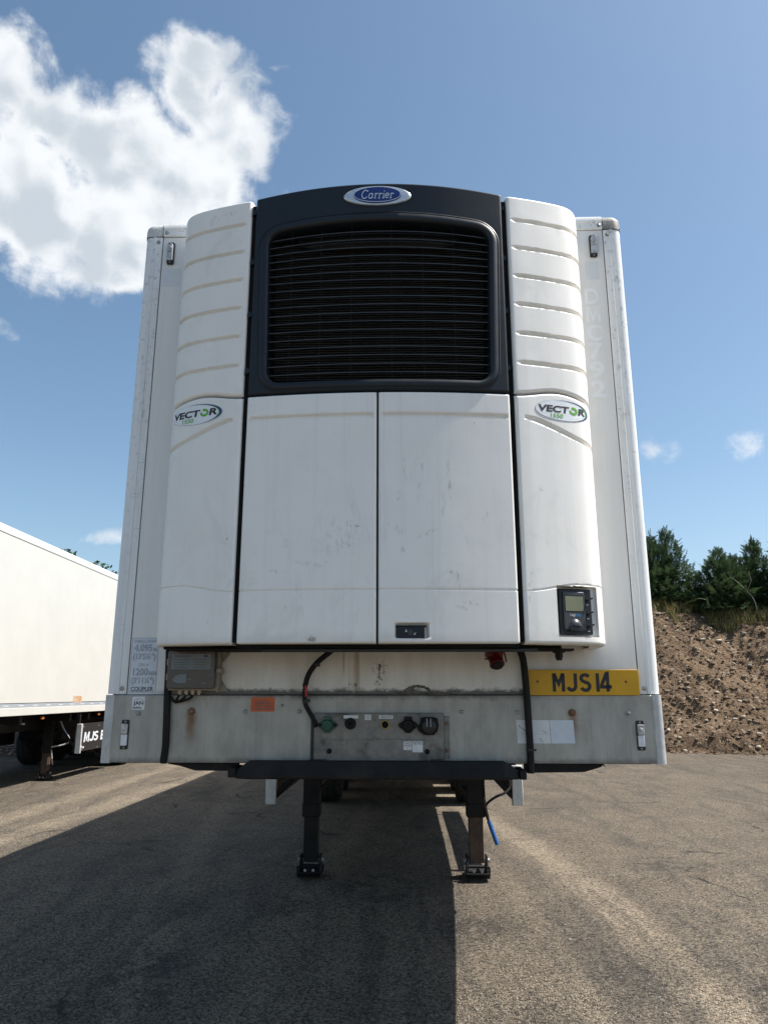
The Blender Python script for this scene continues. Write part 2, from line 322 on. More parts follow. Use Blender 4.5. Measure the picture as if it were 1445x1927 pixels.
# ---------------------------------------------------------------- mesh helpers
class MB:
    def __init__(s): s.v = []; s.f = []
    def add(s, v, f):
        k = len(s.v); s.v += [tuple(map(float, p)) for p in v]; s.f += [tuple(int(i) + k for i in q) for q in f]; return s
    def box(s, x0, x1, y0, y1, z0, z1, M=None):
        v = [(x, y, z) for x in (x0, x1) for y in (y0, y1) for z in (z0, z1)]
        if M is not None: v = [M @ Vector(p) for p in v]
        return s.add(v, [(0, 1, 3, 2), (4, 6, 7, 5), (0, 4, 5, 1), (2, 3, 7, 6), (0, 2, 6, 4), (1, 5, 7, 3)])
    def tube(s, path, r, n=8, cap=True):
        P = [Vector(p) for p in path]; k = len(P); vs = []; fs = []
        rr = r if isinstance(r, (list, tuple)) else [r] * k
        up = Vector((.123, .37, .92)); T0 = (P[1] - P[0]).normalized(); A = T0.cross(up)
        if A.length < .1: A = T0.cross(Vector((1, 0, 0)))
        A.normalize()
        for i in range(k):
            T = (P[min(k - 1, i + 1)] - P[max(0, i - 1)]).normalized()
            A = (A - T * A.dot(T)).normalized(); B = T.cross(A)
            for j in range(n):
                a = 2 * math.pi * j / n; vs.append(P[i] + (A * math.cos(a) + B * math.sin(a)) * rr[i])
        for i in range(k - 1):
            for j in range(n): fs.append((i * n + j, i * n + (j + 1) % n, (i + 1) * n + (j + 1) % n, (i + 1) * n + j))
        if cap: fs += [tuple(range(n))[::-1], tuple((k - 1) * n + j for j in range(n))]
        return s.add(vs, fs)
    def lathe(s, c, axis, prof, n=20):       # prof: (distance along axis, radius)
        c = Vector(c); T = Vector(axis).normalized(); A = T.cross(Vector((.2, .3, 1) if abs(T.z) < .9 else (1, 0, 0))).normalized(); B = T.cross(A)
        vs = []; fs = []
        for d, r in prof:
            for j in range(n): a = 2 * math.pi * j / n; vs.append(c + T * d + (A * math.cos(a) + B * math.sin(a)) * r)
        for i in range(len(prof) - 1):
            for j in range(n): fs.append((i * n + j, i * n + (j + 1) % n, (i + 1) * n + (j + 1) % n, (i + 1) * n + j))
        fs += [tuple(range(n))[::-1], tuple((len(prof) - 1) * n + j for j in range(n))]
        return s.add(vs, fs)
    def prism(s, poly, y0, y1):              # polygon in x,z extruded along y
        n = len(poly)
        v = [(x, y0, z) for x, z in poly] + [(x, y1, z) for x, z in poly]
        f = [tuple(range(n)), tuple(range(2 * n - 1, n - 1, -1))] + [(i, i + n, (i + 1) % n + n, (i + 1) % n) for i in range(n)]
        return s.add(v, f)
    def prismx(s, poly, x0, x1):             # polygon in y,z extruded along x
        n = len(poly)
        v = [(x0, y, z) for y, z in poly] + [(x1, y, z) for y, z in poly]
        f = [tuple(range(n))[::-1], tuple(range(n, 2 * n))] + [(i, (i + 1) % n, (i + 1) % n + n, i + n) for i in range(n)]
        return s.add(v, f)
    def mesh(s, name, mat, smooth=True, ang=40):
        me = bpy.data.meshes.new(name); me.from_pydata(s.v, [], s.f); me.update()
        fin(me, mat, smooth, ang); return me
    def build(s, name, mat, parent=None, bev=0, smooth=True, ang=40, off=None):
        o = bpy.data.objects.new(name, s.mesh(name, mat, smooth, ang)); return link(o, parent, bev, off)
def fin(me, mat, smooth=True, ang=40):
    me.materials.append(MATS[mat])
    if smooth:
        me.polygons.foreach_set('use_smooth', [True] * len(me.polygons)); me.set_sharp_from_angle(angle=R(ang))
def link(o, parent=None, bev=0, off=None):
    COL.objects.link(o); o.parent = parent
    if parent is not None and parent.get('_z') is not None: o.location.z = -parent['_z']
    if off: o.location = off
    if bev:
        md = o.modifiers.new('bevel', 'BEVEL'); md.width = bev; md.segments = 2; md.limit_method = 'ANGLE'; md.angle_limit = R(35)
        md.harden_normals = False
    return o
def npmesh(name, V, F, mat, parent=None, smooth=False, ang=40, off=None):
    me = bpy.data.meshes.new(name); V = np.asarray(V, 'f4'); F = np.asarray(F, 'i4'); k = F.shape[1]
    me.vertices.add(len(V)); me.vertices.foreach_set('co', V.ravel()); me.loops.add(F.size); me.loops.foreach_set('vertex_index', F.ravel())
    me.polygons.add(len(F)); me.polygons.foreach_set('loop_start', np.arange(0, F.size, k, dtype='i4')); me.update(calc_edges=True); me.validate()
    fin(me, mat, smooth, ang)
    return link(bpy.data.objects.new(name, me), parent, 0, off)
def tag(o, label=None, cat=None, group=None, kind=None):
    for k, v in (('label', label), ('category', cat), ('group', group), ('kind', kind)):
        if v: o[k] = v
    return o
def empty(name, loc, rz=0, z=0):
    o = bpy.data.objects.new(name, None); COL.objects.link(o); o.location = loc; o.rotation_euler = (0, 0, rz); o.empty_display_size = .2
    return o
def copyo(o, parent, loc=None, rz=None):
    c = o.copy(); COL.objects.link(c); c.parent = parent
    if loc is not None: c.location = loc
    if rz is not None: c.rotation_euler = (0, 0, rz)
    return c
def box(name, mat, parent, x0, x1, y0, y1, z0, z1, bev=0): return MB().box(x0, x1, y0, y1, z0, z1).build(name, mat, parent, bev)
def rrect(x0, x1, z0, z1, r, n=5):
    out = []
    for cx, cz, a in ((x1 - r, z1 - r, 0), (x0 + r, z1 - r, 90), (x0 + r, z0 + r, 180), (x1 - r, z0 + r, 270)):
        for i in range(n + 1): q = R(a + 90 * i / n); out.append((cx + r * math.cos(q), cz + r * math.sin(q)))
    return out[::-1]                         # clockwise seen from the front (-y)
def plate(name, mat, parent, x0, x1, z0, z1, y0, y1, r=.006, bev=0): return MB().prism(rrect(x0, x1, z0, z1, r), y0, y1).build(name, mat, parent, bev)
def smooth_path(pts, n=8):
    P = [Vector(p) for p in pts]; P = [2 * P[0] - P[1]] + P + [2 * P[-1] - P[-2]]; out = []
    for i in range(1, len(P) - 2):
        for k in range(n):
            u = k / n; a, b_, c, d = P[i - 1:i + 3]
            out.append(.5 * (2 * b_ + (c - a) * u + (2 * a - 5 * b_ + 4 * c - d) * u * u + (3 * b_ - a - 3 * c + d) * u ** 3))
    return out + [P[-2]]
def cable(name, mat, parent, pts, r, n=8, seg=10): return MB().tube(smooth_path(pts, n), r, seg).build(name, mat, parent)

# flat lettering -> (verts 2d, faces)
def text2d(s, width=None, height=None, bold=0, shear=0):
    cu = bpy.data.curves.new('lettering', 'FONT'); cu.body = s; cu.size = 1; cu.offset = bold; cu.shear = shear; cu.resolution_u = 3
    ob = bpy.data.objects.new('lettering', cu); COL.objects.link(ob); bpy.context.view_layer.update()
    me = bpy.data.meshes.new_from_object(ob.evaluated_get(bpy.context.evaluated_depsgraph_get()))
    v = np.array([p.co[:2] for p in me.vertices]); f = [tuple(p.vertices) for p in me.polygons]
    bpy.data.objects.remove(ob); bpy.data.meshes.remove(me); bpy.data.curves.remove(cu)
    mn, mxx = v.min(0), v.max(0); v = v - (mn + mxx) / 2; sz = mxx - mn
    sy = height / sz[1] if height else width / sz[0]
    sx_ = width / sz[0] if width else sy
    return v * (sx_, sy), f
def strokes2d(lines, wd):
    V = []; F = []
    for L in lines:
        P = np.array(L, float); n = len(P); k0 = len(V)
        for i in range(n):
            a = P[i] - P[i - 1] if i else P[1] - P[0]; c = P[i + 1] - P[i] if i < n - 1 else P[-1] - P[-2]
            a = a / np.linalg.norm(a); c = c / np.linalg.norm(c); tt = a + c; tt = tt / (np.linalg.norm(tt) + 1e-9); nn = np.array((-tt[1], tt[0]))
            k = min(2.2, 1 / max(.3, float(nn @ np.array((-a[1], a[0])))))
            V += [P[i] + nn * wd / 2 * k, P[i] - nn * wd / 2 * k]
        F += [(k0 + 2 * i, k0 + 2 * i + 1, k0 + 2 * i + 3, k0 + 2 * i + 2) for i in range(n - 1)]
    return np.array(V), F
def arc(cx, cz, rx, rz, a0, a1, n=10): return [(cx + rx * math.cos(R(a0 + (a1 - a0) * i / n)), cz + rz * math.sin(R(a0 + (a1 - a0) * i / n))) for i in range(n + 1)]
def put2d(name, mat, parent, vf, cx, cz, yfun, rot=0, mapf=None):
    v, f = vf; c, s = math.cos(rot), math.sin(rot); V = []
    for a, b_ in v:
        x = cx + a * c - b_ * s; z = cz + a * s + b_ * c
        V.append(mapf(x, z) if mapf else (x, yfun(x, z) if callable(yfun) else yfun, z))
    return MB().add(V, f).build(name, mat, parent, smooth=False)
def lettering(parent, s, cx, cz, y, mat='letter_black', name='lettering', **k):
    return put2d(name, mat, parent, text2d(s, **k), cx, cz, y)

# ---------------------------------------------------------------- numpy noise
def vnoise(x, y, seed):
    xi = np.floor(x).astype(np.int64); yi = np.floor(y).astype(np.int64); u = x - xi; v = y - yi
    u = u * u * (3 - 2 * u); v = v * v * (3 - 2 * v)
    def hsh(a, b_):
        q = (a * 374761393 + b_ * 668265263 + seed * 1442695041) & 0xffffffff
        q = ((q ^ (q >> 13)) * 1274126177) & 0xffffffff
        return ((q ^ (q >> 16)) & 0xffff) / 65535.
    return (hsh(xi, yi) * (1 - u) + hsh(xi + 1, yi) * u) * (1 - v) + (hsh(xi, yi + 1) * (1 - u) + hsh(xi + 1, yi + 1) * u) * v
def fbm(x, y, seed, octv=5, gain=.5):
    a = 1; s = 0; tot = 0
    for i in range(octv): s = s + a * vnoise(x * 2 ** i, y * 2 ** i, seed + i); tot += a; a *= gain
    return s / tot
def gridfaces(nu, nv):
    i = np.arange(nu - 1)[:, None] * nv + np.arange(nv - 1)[None, :]; i = i.ravel()
    return np.stack([i, i + nv, i + nv + 1, i + 1], 1)

# ================================================================ ground
def gz(x, y):
    q = np.clip((7.2 - y) / 3.0, 0, 1)
    return -.27 * (q ** 2 * .5 + q * .5) - .055 * np.clip((-x - 3) / 2.6, 0, 1) + (fbm(x * .35, y * .35, 3, 3) - .5) * .03 * np.clip(1 - np.abs(y - 8) / 40, 0, 1)
xs = np.concatenate([[-600, -200, -80, -40, -25], np.arange(-18, 18.01, .2), [25, 40, 80, 200, 600]])
ys = np.concatenate([[-600, -200, -60, -20, -8], np.arange(-3, 24.01, .2), [32, 50, 90, 200, 600]])
X, Y = np.meshgrid(xs, ys, indexing='ij')
g = npmesh('ground', np.stack([X, Y, gz(X, Y)], -1).reshape(-1, 3), gridfaces(len(xs), len(ys)), 'tarmac', smooth=True, ang=60)
tag(g, 'worn dusty grey brown tarmac yard surface', kind='structure')
rng = np.random.default_rng(5)
ico_v = []; ph = (1 + 5 ** .5) / 2
for a, b_ in ((1, ph), (-1, ph), (1, -ph), (-1, -ph)): ico_v += [(0, a, b_), (a, b_, 0), (b_, 0, a)]
ico_v = np.array(ico_v) / math.hypot(1, ph)
from itertools import combinations
el = min(np.linalg.norm(ico_v[a] - ico_v[b_]) for a, b_ in combinations(range(12), 2)) * 1.01
ico_f = []
for a, b_, c in combinations(range(12), 3):
    if max(np.linalg.norm(ico_v[a] - ico_v[b_]), np.linalg.norm(ico_v[b_] - ico_v[c]), np.linalg.norm(ico_v[a] - ico_v[c])) < el:
        nn = np.cross(ico_v[b_] - ico_v[a], ico_v[c] - ico_v[a]); ico_f.append((a, b_, c) if nn @ ico_v[a] > 0 else (a, c, b_))
ico_f = np.array(ico_f)
def rubble(name, pos, size, mat, label, flat=.6, sink=.2):
    n = len(pos); V = ico_v[None] * (1 + rng.uniform(-.28, .28, (n, 12, 1))) * size[:, None, None] * np.stack([rng.uniform(.7, 1.3, n), rng.uniform(.7, 1.3, n), rng.uniform(.45, 1, n) * flat], -1)[:, None]
    a = rng.uniform(0, 6.28, n); c, s = np.cos(a)[:, None], np.sin(a)[:, None]
    V = np.stack([V[..., 0] * c - V[..., 1] * s, V[..., 0] * s + V[..., 1] * c, V[..., 2]], -1) + pos[:, None] + np.array([0, 0, 1.]) * (size[:, None, None] * flat * sink)
    F = (ico_f[None] + 12 * np.arange(n)[:, None, None]).reshape(-1, 3)
    return tag(npmesh(name, V.reshape(-1, 3), F, mat), label, kind='stuff')
n = 9000
px = rng.uniform(-9, 9, n); py = 3.3 + 17 * rng.random(n) ** 1.7
rubble('loose_grit', np.stack([px, py, gz(px, py)], -1), rng.uniform(.002, .0085, n) * (1 + .9 * (rng.random(n) < .03)), 'grey_stone', 'loose grit and small stones scattered over the tarmac', sink=.3)

# ================================================================ earth bank
def yb(x): return np.interp(x, [-40, -14, 0, 5.5, 7.5, 9.6, 12, 16, 22, 30], [19.5, 20.8, 22, 21.8, 21.3, 20.6, 19.9, 18.9, 17.6, 16])
def bank_z(x, d):
    p = np.interp(d, [-.3, 0, .25, .5, 4.1, 4.9, 7, 40], [-.12, .03, .40, .55, 3.85, 4.28, 4.45, 4.3])
    return p * (1 + .22 * (fbm(x * .45, d * 0 + 1, 9, 4) - .5)) + .5 * np.clip(d, 0, 1) * np.clip(5.2 - d, 0, 1) * (fbm(x * .8, d * .35, 19, 3) - .5)
xs = np.concatenate([np.arange(-32, 5.5, .35), np.arange(5.5, 15, .055), np.arange(15, 28, .35)])
ds = np.concatenate([np.arange(-.35, 6.2, .055), [7, 8, 12, 20, 40]])
X, D = np.meshgrid(xs, ds, indexing='ij')
nz = (fbm(X * 1.1, D * 1.1, 21, 3) - .5) * .42 + (fbm(X * 4.5, D * 4.5, 31, 4, .6) - .5) * .26 + (np.abs(fbm(X * 9, D * 9, 41, 3, .6) - .5)) * .17
am = np.clip((D + .3) / .4, 0, 1) * np.clip((9 - D) / 4, .3, 1)
BX = X; BY = yb(X) + D - nz * am * .45; BZ = bank_z(X, D) + nz * am * .5
tag(npmesh('earth_bank', np.stack([BX, BY, BZ], -1).reshape(-1, 3), gridfaces(len(xs), len(ds)), 'soil', smooth=True, ang=80), 'steep bank of bare brown earth', kind='structure')
def on_bank(n, x0, x1, d0, d1):
    i = rng.integers(np.searchsorted(xs, x0), np.searchsorted(xs, x1), n); j = rng.integers(np.searchsorted(ds, d0), np.searchsorted(ds, d1), n)
    return np.stack([BX[i, j], BY[i, j], BZ[i, j]], -1)
rubble('soil_clods', on_bank(7000, 5.6, 14.5, -.3, 5), .012 + .05 * rng.random(7000) ** 3.5, 'soil', 'clods of brown earth lying on the bank', .8, .1)
rubble('pale_stones', on_bank(520, 5.6, 14.5, -.3, 5), .02 + .075 * rng.random(520) ** 3, 'pale_stone', 'pale stones scattered over the earth bank', .7, .2)
rubble('gravel_heap', np.stack([rng.uniform(-14, -4, 1500), rng.uniform(19.6, 21.6, 1500), rng.uniform(0, .35, 1500)], -1), .02 + .06 * rng.random(1500) ** 2, 'grey_stone', 'grey rubble behind the neighbouring trailer', .7, .2)

p_ = np.stack([rng.uniform(5.6, 14.5, 900)] * 3, -1); p_[:, 1] = yb(p_[:, 0]) - np.abs(rng.normal(0, .35, 900)) + .1; p_[:, 2] = 0
rubble('foot_spill', p_, .012 + .06 * rng.random(900) ** 3, 'soil', 'crumbs of earth spilled along the foot of the bank', .7, .2)
rubble('large_clods', on_bank(140, 5.6, 14.5, 0, 4.9), .06 + .09 * rng.random(140) ** 2.5, 'soil', 'large lumps of earth on the bank', .8, 0)

# dry grass along the top of the bank
nb = 7000
p = on_bank(nb, 5.6, 15, 4.0, 5.7); keep = fbm(p[:, 0] * 1.6, p[:, 1] * 1.6, 77, 3) > .42; p = p[keep]; nb = len(p)
a = rng.uniform(0, 6.28, nb); hgt = rng.uniform(.12, .42, nb); wv = .012
lean = rng.uniform(-.6, .6, (nb, 2)) * hgt[:, None]
V = np.zeros((nb, 5, 3)); cx, cy = np.cos(a) * wv, np.sin(a) * wv
V[:, 0] = p + np.stack([-cx, -cy, -.05 + 0 * cx], -1); V[:, 1] = p + np.stack([cx, cy, -.05 + 0 * cx], -1)
mid = p + np.concatenate([lean * .35, hgt[:, None] * .6], 1)
V[:, 2] = mid + np.stack([cx * .7, cy * .7, 0 * cx], -1); V[:, 3] = mid - np.stack([cx * .7, cy * .7, 0 * cx], -1)
V[:, 4] = p + np.concatenate([lean, hgt[:, None]], 1)
F = (np.array([(0, 1, 2), (0, 2, 3), (3, 2, 4)])[None] + 5 * np.arange(nb)[:, None, None]).reshape(-1, 3)
tag(npmesh('dry_grass', V.reshape(-1, 3), F, 'dry_grass'), 'dry yellow green grass along the top of the bank', kind='stuff')
MB().tube(smooth_path([(12.3, 24.4, 4.0), (12.2, 24.4, 4.6), (11.85, 24.5, 5.1), (11.55, 24.5, 5.35)], 5), [.016] * 6 + [.012] * 6 + [.007] * 4, 5).tube([(12.05, 24.45, 4.85), (12.2, 24.4, 5.2), (12.15, 24.4, 5.5)], .007, 4).build('dead_stalk', 'pale_stone')
tag(bpy.data.objects['dead_stalk'], 'thin bare dead stalk sticking up from the grass', 'plant')

# ---------------------------------------------------------------- conifers on the bank
def spray_tmpl():
    V = []; F = []
    def leaf(p, d, L, wd, n):
        s_ = np.cross(d, n); k = len(V); V.extend([p - s_ * wd * .3, p + d * L * .45 - s_ * wd, p + d * L, p + d * L * .45 + s_ * wd]); F.append((k, k + 1, k + 2, k + 3))
    X_ = np.array((1., 0, 0)); n_ = np.array((0, 0, 1.))
    for i in range(6):
        f = i / 6; p = np.array((f, 0, -.18 * f * f))
        for sg in (-1, 1):
            a = R(48 - 14 * f) * sg; d = np.array((math.cos(a), math.sin(a), -.15 - .2 * (i % 2))); d /= np.linalg.norm(d)
            leaf(p, d, .46 * (1 - .55 * f), .055, n_)
    leaf(np.array((.05, 0, .0)), np.array((.98, 0, -.18)), 1.05, .045, n_)
    return np.array(V), np.array(F)
SV, SF = spray_tmpl()
def conifer_crown(seed, H, Wd, n):
    r = np.random.default_rng(seed)
    t_ = 1 - np.sqrt(r.random(n)) * .985                     # height share, dense low
    a = r.uniform(0, 6.28, n)
    lump = .35 + 1.25 * fbm(a * 1.6 + 5, t_ * 9, seed, 3)
    rad = Wd * (1 - t_) ** .75 * lump * np.sqrt(r.uniform(.02, 1.0, n))
    rad = rad * np.where(r.random(n) < .07, 1.3, 1)
    pos = np.stack([np.cos(a) * rad, np.sin(a) * rad, t_ * H + rad * .10], -1)
    el = R(18) + r.normal(0, .33, n) + t_ * .9; az = a + r.normal(0, .5, n)
    d = np.stack([np.cos(az) * np.cos(el), np.sin(az) * np.cos(el), np.sin(el)], -1)
    u = np.stack([-np.sin(az), np.cos(az), 0 * az], -1); q = np.cross(d, u); roll = r.normal(0, .5, n)[:, None]
    u2 = u * np.cos(roll) + q * np.sin(roll); q2 = np.cross(d, u2)
    L = r.uniform(.2, .44, n)[:, None, None] * (1 - .35 * t_[:, None, None])
    V = pos[:, None] + L * (SV[None, :, :1] * d[:, None] + SV[None, :, 1:2] * u2[:, None] + SV[None, :, 2:3] * np.abs(q2)[:, None] * np.array([0, 0, 1]))
    F = SF[None] + len(SV) * np.arange(n)[:, None, None]
    return V.reshape(-1, 3), F.reshape(-1, 4)
spec = [(8.25, 24.6, 2.2, 1.2, 'bushy dark conifer half hidden behind the trailer corner'), (9.6, 24.6, 2.95, 1.05, 'conifer leaning over the bank with a ragged tip, beside the trailer corner'),
        (10.5, 24.3, 3.25, 1.1, 'tallest pointed conifer on the bank nearest the trailer'), (11.6, 23.9, 2.35, 1.25, 'low rounded conifer right of the tallest pointed one'),
        (12.4, 23.4, 2.2, 1.2, 'short dense conifer behind the dead stalk'), (13.1, 22.8, 2.9, 1.05, 'conifer with thin upright tip near the picture edge'), (14.1, 22.2, 3.5, 1.35, 'tall conifer cut by the picture edge')]
for i, (x, y, H, Wd, lab) in enumerate(spec):
    y = float(yb(x)) + 5.5 + .5 * (i % 3); d = y - float(yb(x)); z = float(bank_z(np.array(x), np.array(d))) - .1
    tr = empty('conifer_tree', (x, y, z)); tag(tr, lab, 'tree', 'conifers along the top of the bank')
    V, F = conifer_crown(100 + i, H, Wd, 1800 if lab else 800)
    lean = (-.10, .10, -.05, .05)[i % 4]
    V[:, 0] += V[:, 2] * lean * .6
    npmesh('crown', V, F, 'conifer_leaf', tr)
    MB().tube([(0, 0, -.3), (lean * .5, 0, H * .45), (lean * .6 * H * .9, 0, H * .9)], [.09, .06, .015], 7).build('trunk', 'bark', tr)

# broadleaf tree behind the neighbouring trailer
tr = tag(empty('broadleaf_tree', (-13.6, 31, -.12)), 'green broadleaf tree whose top shows above the neighbouring trailer roof', 'tree')
MB().tube([(0, 0, -.1), (.05, 0, 2), (.1, .1, 4.2), (.2, .1, 6.2)], [.2, .16, .11, .03], 8).tube([(.05, 0, 2.4), (1.1, .3, 4.4), (2.0, .2, 5.4)], [.09, .05, .015], 6).tube([(.1, .1, 3.2), (-1.1, -.2, 5.2)], [.08, .015], 6).build('trunk', 'bark', tr)
r = np.random.default_rng(55); n = 6500
cl = np.array([(0, 0, 6.9, .75), (.2, .2, 6.0, 1.2), (1.5, 0, 6.3, .8), (2.5, .2, 6.0, .7), (-1.1, 0, 5.8, .9), (0, 0, 4.9, 1.5), (1.4, .2, 5.1, 1.1), (-1.4, .1, 4.6, .9)])
k = r.integers(0, len(cl), n); dv = r.normal(size=(n, 3)); dv /= np.linalg.norm(dv, axis=1)[:, None]
pos = cl[k, :3] + dv * (cl[k, 3] * r.uniform(.35, 1.05, n))[:, None]
e1 = r.normal(size=(n, 3)); e1 /= np.linalg.norm(e1, axis=1)[:, None]; e2 = np.cross(e1, r.normal(size=(n, 3))); e2 /= np.linalg.norm(e2, axis=1)[:, None]
L = r.uniform(.07, .13, n)[:, None]
V = np.stack([pos - e1 * L, pos + e2 * L * .55, pos + e1 * L, pos - e2 * L * .55], 1).reshape(-1, 3)
npmesh('crown', V, np.arange(4 * n).reshape(-1, 4), 'broad_leaf', tr)

# ================================================================ trailers
TYRE = MB().lathe((-.19, 0, 0), (1, 0, 0), [(0, .30), (.0, .36), (.012, .45), (.03, .485), (.055, .503), (.085, .506), (.09, .497), (.10, .497), (.105, .507), (.185, .508), (.19, .498), (.20, .498), (.205, .508), (.28, .507), (.285, .497), (.295, .497), (.30, .506), (.325, .503), (.35, .485), (.368, .45), (.38, .36), (.38, .30)], 40).mesh('tyre', 'tyre_rubber')
RIM = MB().lathe((-.19, 0, 0), (1, 0, 0), [(.005, .02), (.06, .02), (.06, .10), (.02, .11), (.02, .14), (.12, .17), (.10, .27), (.02, .285), (.0, .305), (.0, .31), (.38, .31), (.38, .305), (.36, .285), (.28, .27), (.26, .17), (.37, .14), (.37, .02)], 28).mesh('rim', 'wheel_steel')
NUT = MB().lathe((0, 0, 0), (1, 0, 0), [(-.02, .014), (.02, .014)], 6).mesh('wheel_nut', 'bolt_steel')
def wheel(root, x, y, z):
    wv = bpy.data.objects.new('wheel', RIM); link(wv, root, 0, (x, y, z))
    link(bpy.data.objects.new('tyre', TYRE), wv, 0, (0, 0, 0))
    return wv
SHOE = None
def landing_leg(root, sx, y, ground, top):
    rust = 'rusty_tube' if sx > 0 else 'chassis_black'
    x = sx
    leg = box('landing_leg', 'chassis_black', root, x - .073, x + .073, y - .073, y + .073, .50 + ground, top, .008)
    box('collar', 'chassis_black', leg, x - .08, x + .08, y - .08, y + .08, .485 + ground, .60 + ground, .008)
    box('inner_tube', rust, leg, x - .062, x + .062, y - .062, y + .062, .115 + ground, .49 + ground, .006)
    g = ground
    s = MB().box(x - .10, x + .10, y - .13, y + .13, g + .004, g + .022)
    s.prismx([(y - .13, g + .012), (y - .165, g + .045), (y - .16, g + .055), (y - .12, g + .02)], x - .10, x + .10)
    s.prismx([(y + .13, g + .012), (y + .165, g + .045), (y + .16, g + .055), (y + .12, g + .02)], x - .10, x + .10)
    for sg in (-1, 1):
        s.prismx([(y - .11, g + .018), (y + .11, g + .018), (y + .05, g + .17), (y - .05, g + .17)], x + sg * .085 - .008, x + sg * .085 + .008)
        s.prismx([(y - .16, g + .05), (y - .13, g + .012), (y - .11, g + .02), (y - .11, g + .095), (y - .15, g + .105)], x + sg * .097 - .006, x + sg * .097 + .006)
    s.box(x - .095, x + .095, y - .125, y - .112, g + .085, g + .10).box(x - .012, x + .012, y - .135, y - .112, g + .018, g + .09)
    s.build('foot', 'chassis_black', leg, .002)
    MB().tube([(x - .115, y, g + .125), (x + .115, y, g + .125)], .018, 10).build('pivot_pin', 'galvanised', leg)
    for sg in (-1, 1): MB().lathe((x + sg * .035, y - .128, g + .062), (0, 1, 0), [(0, .012), (.018, .012)], 8).build('foot_bolt', 'galvanised', leg)
    return leg
def guard(root, sx, y0, y1, z0, z1, letters=False):
    g = box('side_guard', 'black_plastic', root, *sorted((sx * 1.17, sx * 1.14)), y0 + .05, y1, z0, z1, .004)
    MB().box(*sorted((sx * 1.188, sx * 1.088)), y0 - .012, y0 + .045, z0 - .012, z1 + .01).build('guard_post', 'silver_post', g, .008)
    MB().box(*sorted((sx * 1.13, sx * 1.06)), y0, y0 + .05, z1 - .1, 1.21).build('guard_hanger', 'chassis_black', g)
    MB().box(*sorted((sx * 1.135, sx * 1.07)), y1 - .3, y1 - .24, z0, 1.21).build('guard_hanger', 'chassis_black', g)
    MB().tube([(sx * 1.10, y0 + .03, z0 + .06), (sx * .62, y0 + .03, 1.12)], .026, 6).build('guard_brace', 'chassis_black', g)
    for yy in (y0 + .12, y0 + .9, y0 + 1.8, y1 - .12):
        for zz in (z0 + .05, z1 - .05): MB().lathe((sx * 1.17, yy, zz), (sx, 0, 0), [(0, .011), (.006, .009)], 8).build('rivet', 'galvanised', g)
    return g
def running_gear(root, guard_y, zb, leg_y, ground=0):
    for sx in (-1, 1):
        box('chassis_beam', 'chassis_black', root, *sorted((sx * .60, sx * .48)), 2.0, 13.3, zb - .32, zb - .02)
    for yy in (2.6, leg_y - .25, 5.5, 7.2, 9.0, 11.5, 13): box('cross_member', 'chassis_black', root, -1.2, 1.2, yy, yy + .09, zb - .16, zb - .03)
    for yy in (8.05, 9.36, 10.67):
        MB().tube([(-.95, yy, ground + .505), (.95, yy, ground + .505)], .075, 10).build('axle', 'chassis_black', root)
        for sx in (-1, 1): wheel(root, sx * 1.02, yy, ground + .505)
    for sx in (-1, 1):
        landing_leg(root, sx * .725, leg_y, ground, zb - .04)
        MB().tube([(sx * .70, leg_y + .05, .72), (sx * .56, leg_y + 1.1, zb - .25)], .028, 6).build('leg_brace', 'chassis_black', root)
        MB().tube([(sx * .70, leg_y + .04, .66), (sx * .30, leg_y + .25, zb - .15)], .026, 6).build('cross_brace', 'chassis_black', root)
    MB().tube([(-.72, leg_y - .02, .98), (.9, leg_y - .02, .98)], .022, 8).build('gear_shaft', 'chassis_black', root)
    box('axle_tank', 'chassis_black', root, -.45, .45, 6.1, 7.3, zb - .62, zb - .25, .06)
    box('rear_bumper', 'chassis_black', root, -1.2, 1.2, 13.35, 13.47, .5, .64, .01)
    for sx in (-1, 1): box('mudguard', 'chassis_black', root, *sorted((sx * .82, sx * 1.24)), 7.5, 11.3, ground + 1.05, ground + 1.075)

# ---------------------------------------------------------------- neighbouring trailer
LT = tag(empty('neighbour_trailer', (-7.18, 10.0, -.05)), 'long white trailer parked alongside, its sunlit side seen at the edge', 'trailer')
zb, zt = 1.245, 4.155
box('side_wall', 'side_white', LT, 1.27, 1.30, .06, 13.58, zb + .20, zt - .10)
box('side_wall', 'side_white', LT, -1.30, -1.27, .06, 13.58, zb + .20, zt - .10)
box('front_panel', 'bulkhead_white', LT, -1.26, 1.26, 0, .05, zb + .18, zt - .08)
box('roof', 'side_white', LT, -1.28, 1.28, .0, 13.58, zt - .06, zt - .02)
box('floor', 'chassis_black', LT, -1.28, 1.28, .0, 13.58, zb + .02, zb + .15)
for sx in (-1, 1):
    MB().prism([(sx * 1.25, zt - .13), (sx * 1.308, zt - .13), (sx * 1.308, zt - .035), (sx * 1.28, zt), (sx * 1.18, zt)][::-sx], -.005, 13.6).build('roof_rail', 'side_white', LT)
    MB().box(*sorted((sx * 1.262, sx * 1.302)), .0, 13.6, zt - .139, zt - .131).build('rail_joint', 'stripe_grey', LT)
    box('base_rail', 'side_white', LT, *sorted((sx * 1.24, sx * 1.312)), 0, 13.6, zb, zb + .125, .006)
    s = box('stripe_rail', 'stripe_grey', LT, *sorted((sx * 1.24, sx * 1.306)), 0, 13.6, zb + .127, zb + .19)
    box('corner_post', 'post_paint', LT, *sorted((sx * 1.2, sx * 1.306)), -.01, .058, zb, zt - .14, .012)
    box('rear_frame', 'galvanised', LT, *sorted((sx * 1.2, sx * 1.31)), 13.6, 13.68, zb, zt, .01)
box('rear_door', 'side_white', LT, -1.2, 1.2, 13.6, 13.64, zb, zt - .05)
